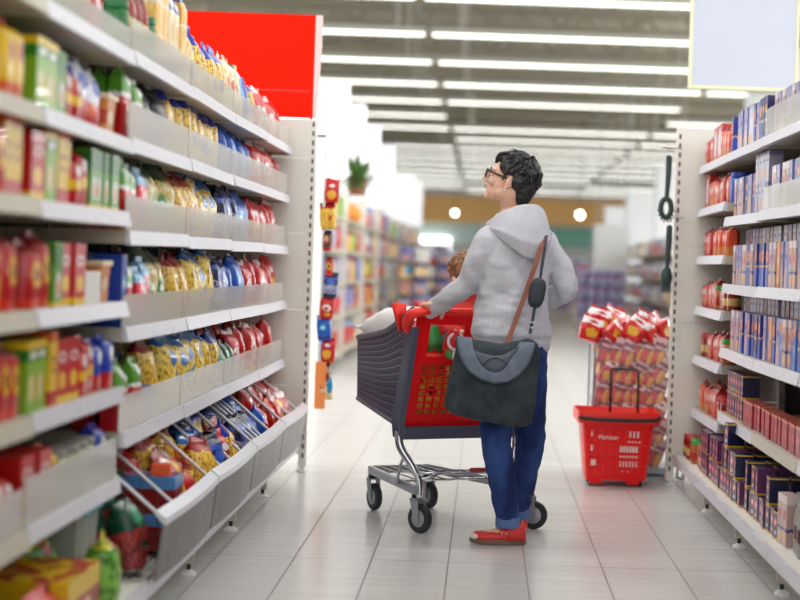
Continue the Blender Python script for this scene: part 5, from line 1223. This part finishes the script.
# --- hoodie
M_hood = mat('hoodie_grey', (196, 195, 202), .9, spec=.2)
add_noise_color(M_hood, 260, (188, 187, 195), (208, 207, 213)); add_bump(M_hood, 900, .25, .0008)
def wr_(c):
    return noise.noise(V((c.x*9, c.y*9, c.z*6)))*.013+noise.noise(V((c.x*20, c.y*20, c.z*15+5)))*.009+noise.noise(V((c.x*14+9, c.y*14, c.z*40)))*.004*(1 if c.z < 1.05 else .5)
def arm_wr(c): return wr_(c)
h = MB()
h.loft([oring(x, y, z, rx, ry, 32) for z, x, y, rx, ry in ((.800, .0, 0, .160, .118), (.815, .0, 0, .168, .126), (.855, 0, 0, .172, .130), (.87, 0, 0, .180, .136), (.93, 0, 0, .172, .128), (1.02, 0, 0, .160, .118), (1.11, 0, 0, .163, .118), (1.18, 0, .004, .168, .122), (1.25, 0, .0, .160, .112), (1.30, 0, -.002, .132, .095), (1.34, 0, 0, .095, .078), (1.37, 0, .008, .070, .066))])
h.chain([T(-.09, 0, 1.275), SL, SL.lerp(EL, .5)+V((.0, -.01, 0)), EL, EL.lerp(WL, .5), WL+(EL-WL).normalized()*.025], [.058, .060, .056, .052, .047, .039], 18)
h.chain([WL+(EL-WL).normalized()*.035, WL+(EL-WL).normalized()*.0], [.043, .037], 16)
h.chain([T(.10, 0, 1.285), SR, SR.lerp(ER, .5)+V((.012, 0, 0)), ER, ER.lerp(WR, .5), WR], [.058, .060, .056, .053, .048, .042], 18)
ho = remesh(h, 'hoodie', M_hood, .0055, 5, wo, wrinkle=wr_)
# hood lying on the shoulders and back
hd = MB(); ringsA = []; N = 36
for i in range(N+1):
    t = i/N; a = -PI*.5-PI*.86+2*PI*.86*t      # from left front over the back to right front
    ca, sa = math.cos(a), math.sin(a)
    bk_ = max(0, -sa)                            # 1 at the back
    ro = V((ca, sa))                             # outward in torso frame
    hang = .05+.165*bk_**2.2
    top = 1.345+.068*bk_**1.2-.03*max(0, sa)
    rin = .068+.022*bk_; rout = .100+.052*bk_
    sec = [(rin, top-.055), (rin+.004, top-.015), (rin+.014, top+.006), (rin+.030, top), (rout, top-.045-.2*hang), (rout+.016*bk_, top-hang*.75), (rout-.004, top-hang-.012), (rout-.026, top-hang), (rout-.030, top-hang*.5-.02)]
    ringsA.append([T(ro.x*r_*(1.34 if ro.x < 0 else 1.15), .006+ro.y*r_, z_) for r_, z_ in sec])
hd.loft(ringsA)
hod = remesh(hd, 'hood', M_hood, .005, 4, wo, wrinkle=lambda c: noise.noise(V((c.x*16, c.y*16, c.z*10+3)))*.006)
# cord hem ribs: cuff and hem bands
# --- jeans
M_jean = mat('jeans_denim', (38, 58, 112), .85, spec=.25); add_noise_color(M_jean, 9, (28, 44, 92), (62, 92, 156), (1, 1, .35), lo=.38, hi=.72); add_bump(M_jean, 700, .3, .0008)
def wj(c): return noise.noise(V((c.x*12, c.y*12, c.z*26)))*.0055*(1.3 if c.z < .35 or .38 < c.z < .52 else .7)
j = MB()
j.loft([oring(0, 0, z, rx, ry) for z, rx, ry in ((.72, .14, .10), (.78, .168, .122), (.84, .162, .12), (.87, .15, .11))])
j.chain([HL, HL.lerp(KL, .5), KL, KL.lerp(AL, .5), AL+V((0, 0, .025))], [.092, .080, .064, .058, .050], 18)
j.chain([HR_, HR_.lerp(KR, .5), KR, KR.lerp(AR, .5), AR+V((0, 0, .025))], [.092, .080, .062, .054, .046], 18)
remesh(j, 'jeans', M_jean, .006, 4, wo, wrinkle=wj)
M_cuff = mat('denim_cuff', (92, 116, 166), .85)
for A in (AL, AR):
    c0 = A+V((0, 0, .0)); MB().lathe([(.044, -.018), (.051, -.018), (.053, .0), (.052, .024), (.046, .026)], 24, c=c0).build('rolled_cuff', M_cuff, wo, auto=50)
# --- shoes
M_shoe = mat('shoe_red', (214, 50, 44), .5); M_sole = mat('shoe_sole', (120, 96, 84), .6); M_toe = mat('shoe_toe', (236, 218, 210), .45)
def shoe(A, fd, hb=.070):
    """heel under A, pointing along fd"""
    sd = V((fd.y, -fd.x, 0)); o0 = V((A.x, A.y, 0))-fd*hb
    def S(x, y, z): return o0+sd*x+fd*y+V((0, 0, z))
    n = 22
    def ring(z, gy0, gy1, wk): 
        out = []
        for k in range(n):
            a = 2*PI*k/n; yy = (gy0+gy1)/2+(gy1-gy0)/2*math.copysign(abs(math.cos(a))**.9, math.cos(a)); t = (yy-gy0)/(gy1-gy0)
            wd = .030+.012*math.sin(PI*min(1, t*1.05))+(.006 if t > .5 else 0); out.append(S(wk*wd*math.copysign(abs(math.sin(a))**.8, math.sin(a)), yy, z+.008*max(0, t-.75)*4*(1)))
        return out
    m = MB(); m.loft([ring(.001, .004, .236, .95), ring(.008, 0, .240, 1), ring(.022, .002, .236, .98)]); so = m.build('sole', M_sole, wo, auto=45)
    m = MB()
    rg = [ring(.022, .004, .232, .95), ring(.036, .004, .222, .96), ring(.046, .006, .16, .9), ring(.064, .006, .10, .82), ring(.074, .004, .086, .78)]
    m.loft(rg[:2]+[rg[1]], cap=False)
    m2 = MB(); secs = []
    for i in range(15):
        t = i/14; y = .006+.226*t
        hgt = .074 if t < .28 else (.074-.040*min(1, (t-.28)/.22) if t < .5 else .036)
        hgt -= .010*max(0, t-.8)*5; wd = .030+.010*math.sin(PI*min(1, t*1.02))+(.004 if .5 < t < .95 else 0)
        if t > .92: wd *= .8
        if i == 14: wd *= .7; hgt -= .006
        if i == 0: wd *= .72
        secs.append([S(wd*ca, y, .020+(hgt-.004)*max(0, sa)+(.006*max(0, t-.75)*4)) for ca, sa in [(math.copysign(abs(math.cos(a))**.6, math.cos(a)), abs(math.sin(a))**.7) for a in [PI*k/12 for k in range(13)]]])
    m2.loft(secs, closed_u=True); up_ = m2.build('shoe', M_shoe, wo, smooth=True); so.parent = up_
    # skin-coloured opening on the instep, strap and toe cap
    m3 = MB().ell(S(0, .125, .050), (.022, .034, .016), 14, 10, M=Matrix((sd, fd, V((0, 0, 1)))).transposed()); q = m3.build('instep', M_skin, wo, smooth=True); q.parent = up_
    m4 = MB().chain([S(-.040, .092, .034), S(-.032, .100, .062), S(0, .104, .080), S(.032, .100, .062), S(.040, .092, .034)], [.010]*5, 10, flat=.5); q = m4.build('strap', M_shoe, wo, smooth=True); q.parent = up_
    m5 = MB().ell(S(0, .205, .032), (.035, .034, .018), 16, 10, M=Matrix((sd, fd, V((0, 0, 1)))).transposed()); q = m5.build('toe_cap', M_toe, wo, smooth=True); q.parent = up_
    m6 = MB()
    for yy in (.083, .098): m6.prism([(0, 0), (.010, .002), (.006, .012)], -.003, .003, M=Matrix.Translation(S(-.0375 if sd.y > 0 else .0375, yy, .046)) @ Matrix((fd, sd, V((0, 0, 1)))).transposed().to_4x4())
    m6.box(-.002, .002, -.004, .004, 0, .016, M=Matrix.Translation(S(0, .004, .055)))
    q = m6.build('white_patch', M_toe, wo); q.parent = up_
shoe(AL, V((-1, -.04, 0)).normalized(), .080); shoe(AR, fR, .052)
# ============================================================ SHOULDER BAG
M_bag = mat('bag_slate', (50, 58, 62), .75, spec=.3); add_noise_color(M_bag, 14, (42, 50, 54), (62, 70, 76)); M_flap = mat('bag_flap', (104, 114, 128), .7, spec=.3); add_noise_color(M_flap, 20, (94, 104, 118), (114, 124, 138)); M_flap2 = mat('bag_flap_inner', (88, 97, 110), .7); M_pipe = mat('bag_piping', (40, 46, 54), .6)
BD = 6.66
bagc = P(490, 385, BD); bag = thing('shoulder_bag', bagc, 'dark slate messenger bag with lighter blue-grey flap hanging at the person\'s hip', 'bag')
# front plane: normal toward the camera-ish
bn = V((-.12, -1, 0)).normalized(); bx_ = V((-bn.y, bn.x, 0)).normalized()    # bx_ = +x in picture
def B(px, py, off=0):       # bag-plane coordinates from the silhouette, offset towards the viewer
    p = P(px, py, BD)-bagc; return bx_*p.x+V((0, 0, p.z))+bn*off
sil = [(459, 338), (455, 352), (450, 372), (446, 392), (444, 405), (449, 413), (470, 419), (500, 424), (523, 427), (531, 424), (535, 405), (537, 380), (539, 360), (539, 345), (530, 338), (500, 344), (475, 340)]
cx = sum(p[0] for p in sil)/len(sil); cy = sum(p[1] for p in sil)/len(sil)
# resample
def resample(pts, n):
    L = [0]; m = len(pts)
    for i in range(m): L.append(L[-1]+math.dist(pts[i], pts[(i+1) % m]))
    out = []
    for k in range(n):
        s_ = L[-1]*k/n; i = max(q for q in range(m) if L[q] <= s_+1e-9); f_ = (s_-L[i])/(L[i+1]-L[i]); a, b_ = pts[i], pts[(i+1) % m]; out.append((a[0]+(b_[0]-a[0])*f_, a[1]+(b_[1]-a[1])*f_))
    return out
S2 = resample(sil, 56)
mb = MB(); rg = []
for sc_, off in ((.55, .055), (.8, .050), (.93, .038), (1.0, .012), (1.0, -.03), (.93, -.06), (.7, -.07), (.4, -.072)):
    rg.append([B(cx+(x-cx)*sc_, cy+(y-cy)*sc_, off+noise.noise(V((x*.07, y*.05, off*9)))*.012) for x, y in S2])
mb.loft(rg); mb.build('bag_body', M_bag, bag, smooth=True)
# flap: crescent (outer arc, inner notch)
outer = [(457.5, 336), (459, 350), (464, 362), (472, 372), (484, 379), (497, 382.5), (510, 381), (521, 375), (530, 365), (535, 353), (537, 342)]
inner = [(473, 337), (475, 348), (479, 358), (484, 365), (490, 370), (497, 372), (504, 370), (509, 364), (514, 356), (518, 348), (521, 341)]
def surf(x, y): 
    r_ = max(abs(x-cx)/47, abs(y-cy)/45); return .060-.040*max(0, r_-.45)
mb = MB(); front = []; back = []
for k in range(len(outer)):
    row = []
    for q in range(6):
        f_ = q/5; x = outer[k][0]*(1-f_)+inner[k][0]*f_; y = outer[k][1]*(1-f_)+inner[k][1]*f_; row.append(B(x, y, surf(x, y)+.012))
    rowb = [v-bn*.006 for v in row]; front.append(row+rowb[::-1])
mb.loft(front); mb.build('flap', M_flap, bag, smooth=True)
mb = MB(); rg = []
inn2 = [(473, 352), (476, 350), (482, 352), (490, 354), (497, 355), (505, 354), (511, 351), (517, 348), (520, 346), (521, 346), (521, 345)]
for k in range(len(inner)):
    row = [B(inner[k][0]*(1-q/3)+inn2[k][0]*q/3, inner[k][1]*(1-q/3)+inn2[k][1]*q/3, surf(inner[k][0], inner[k][1])+.009) for q in range(4)]; rg.append(row+[v-bn*.006 for v in row][::-1])
mb.loft(rg); mb.build('flap_inset', M_flap2, bag, smooth=True)
mb = MB(); mb.tube([B(x, y, surf(x, y)+.014) for x, y in outer], .0035, 6); mb.tube([B(x, y, surf(x, y)+.013) for x, y in [(486, 364), (489, 360), (494, 357), (500, 357), (506, 360), (509, 364)]], .0018, 6); mb.build('piping', M_pipe, bag, smooth=True)
# straps over the back
def Wd(px, py, D_): return P(px, py, D_)-bagc
backD = 6.775
def strap(pts, w_, m_, name, par):
    mb = MB(); n = len(pts); rg = []
    for i, p in enumerate(pts):
        t = (pts[min(i+1, n-1)]-pts[max(i-1, 0)]).normalized(); s_ = t.cross(V((0, -1, 0))).normalized()*w_/2; nn = V((0, -1, 0))*.002
        rg.append([p-s_-nn, p+s_-nn, p+s_+nn, p-s_+nn])
    mb.loft(rg); return mb.build(name, m_, par, bevel=.001)
M_lea = mat('leather_brown', (140, 76, 58), .5); M_web = mat('strap_dark', (44, 50, 58), .6)
strap([Wd(*q) for q in ((553, 237, 7.02), (548, 233, 6.92), (544.5, 236, 6.80), (541, 247, 6.765), (535, 266, 6.75), (525, 295, 6.745), (514, 325, 6.725), (505, 348, 6.69))], .020, M_lea, 'brown_strap', bag)
strap([Wd(*q) for q in ((555, 237, 7.02), (550, 233, 6.92), (546.5, 236, 6.80), (545, 247, 6.76), (542, 266, 6.752), (540, 281, 6.745))], .012, M_web, 'dark_strap', bag)
pd = MB(); n = 20
pc_ = [(.030, .072)]
for off, sc_ in ((-.004, .9), (.004, 1), (.012, .92), (.016, .7)):
    pass
pc0 = Wd(537, 293, 6.735); tv = (Wd(540, 279, 6.735)-Wd(534, 308, 6.735)).normalized(); sv = tv.cross(V((0, -1, 0))).normalized(); rg = []
for off, sc_ in ((-.010, .6), (-.008, .95), (0, 1), (.008, .9), (.011, .6)):
    rg.append([pc0+sv*(.034*sc_*math.copysign(abs(math.cos(a))**.7, math.cos(a)))+tv*(.062*sc_*math.copysign(abs(math.sin(a))**.8, math.sin(a)))+V((0, -off, 0)) for a in [2*PI*k/24 for k in range(24)]])
MB().loft(rg).build('strap_pad', M_web, bag, smooth=True)
strap([Wd(*q) for q in ((535, 305, 6.735), (533, 318, 6.73), (531, 328, 6.72), (530, 334, 6.71))], .013, M_web, 'lower_strap', bag)
MB().tube([Wd(532, 325, 6.72)+V((.010*math.cos(a), 0, .012*math.sin(a))) for a in [2*PI*k/12 for k in range(12)]], .0022, 6, closed=True).build('buckle', M_chrome, bag, smooth=True)
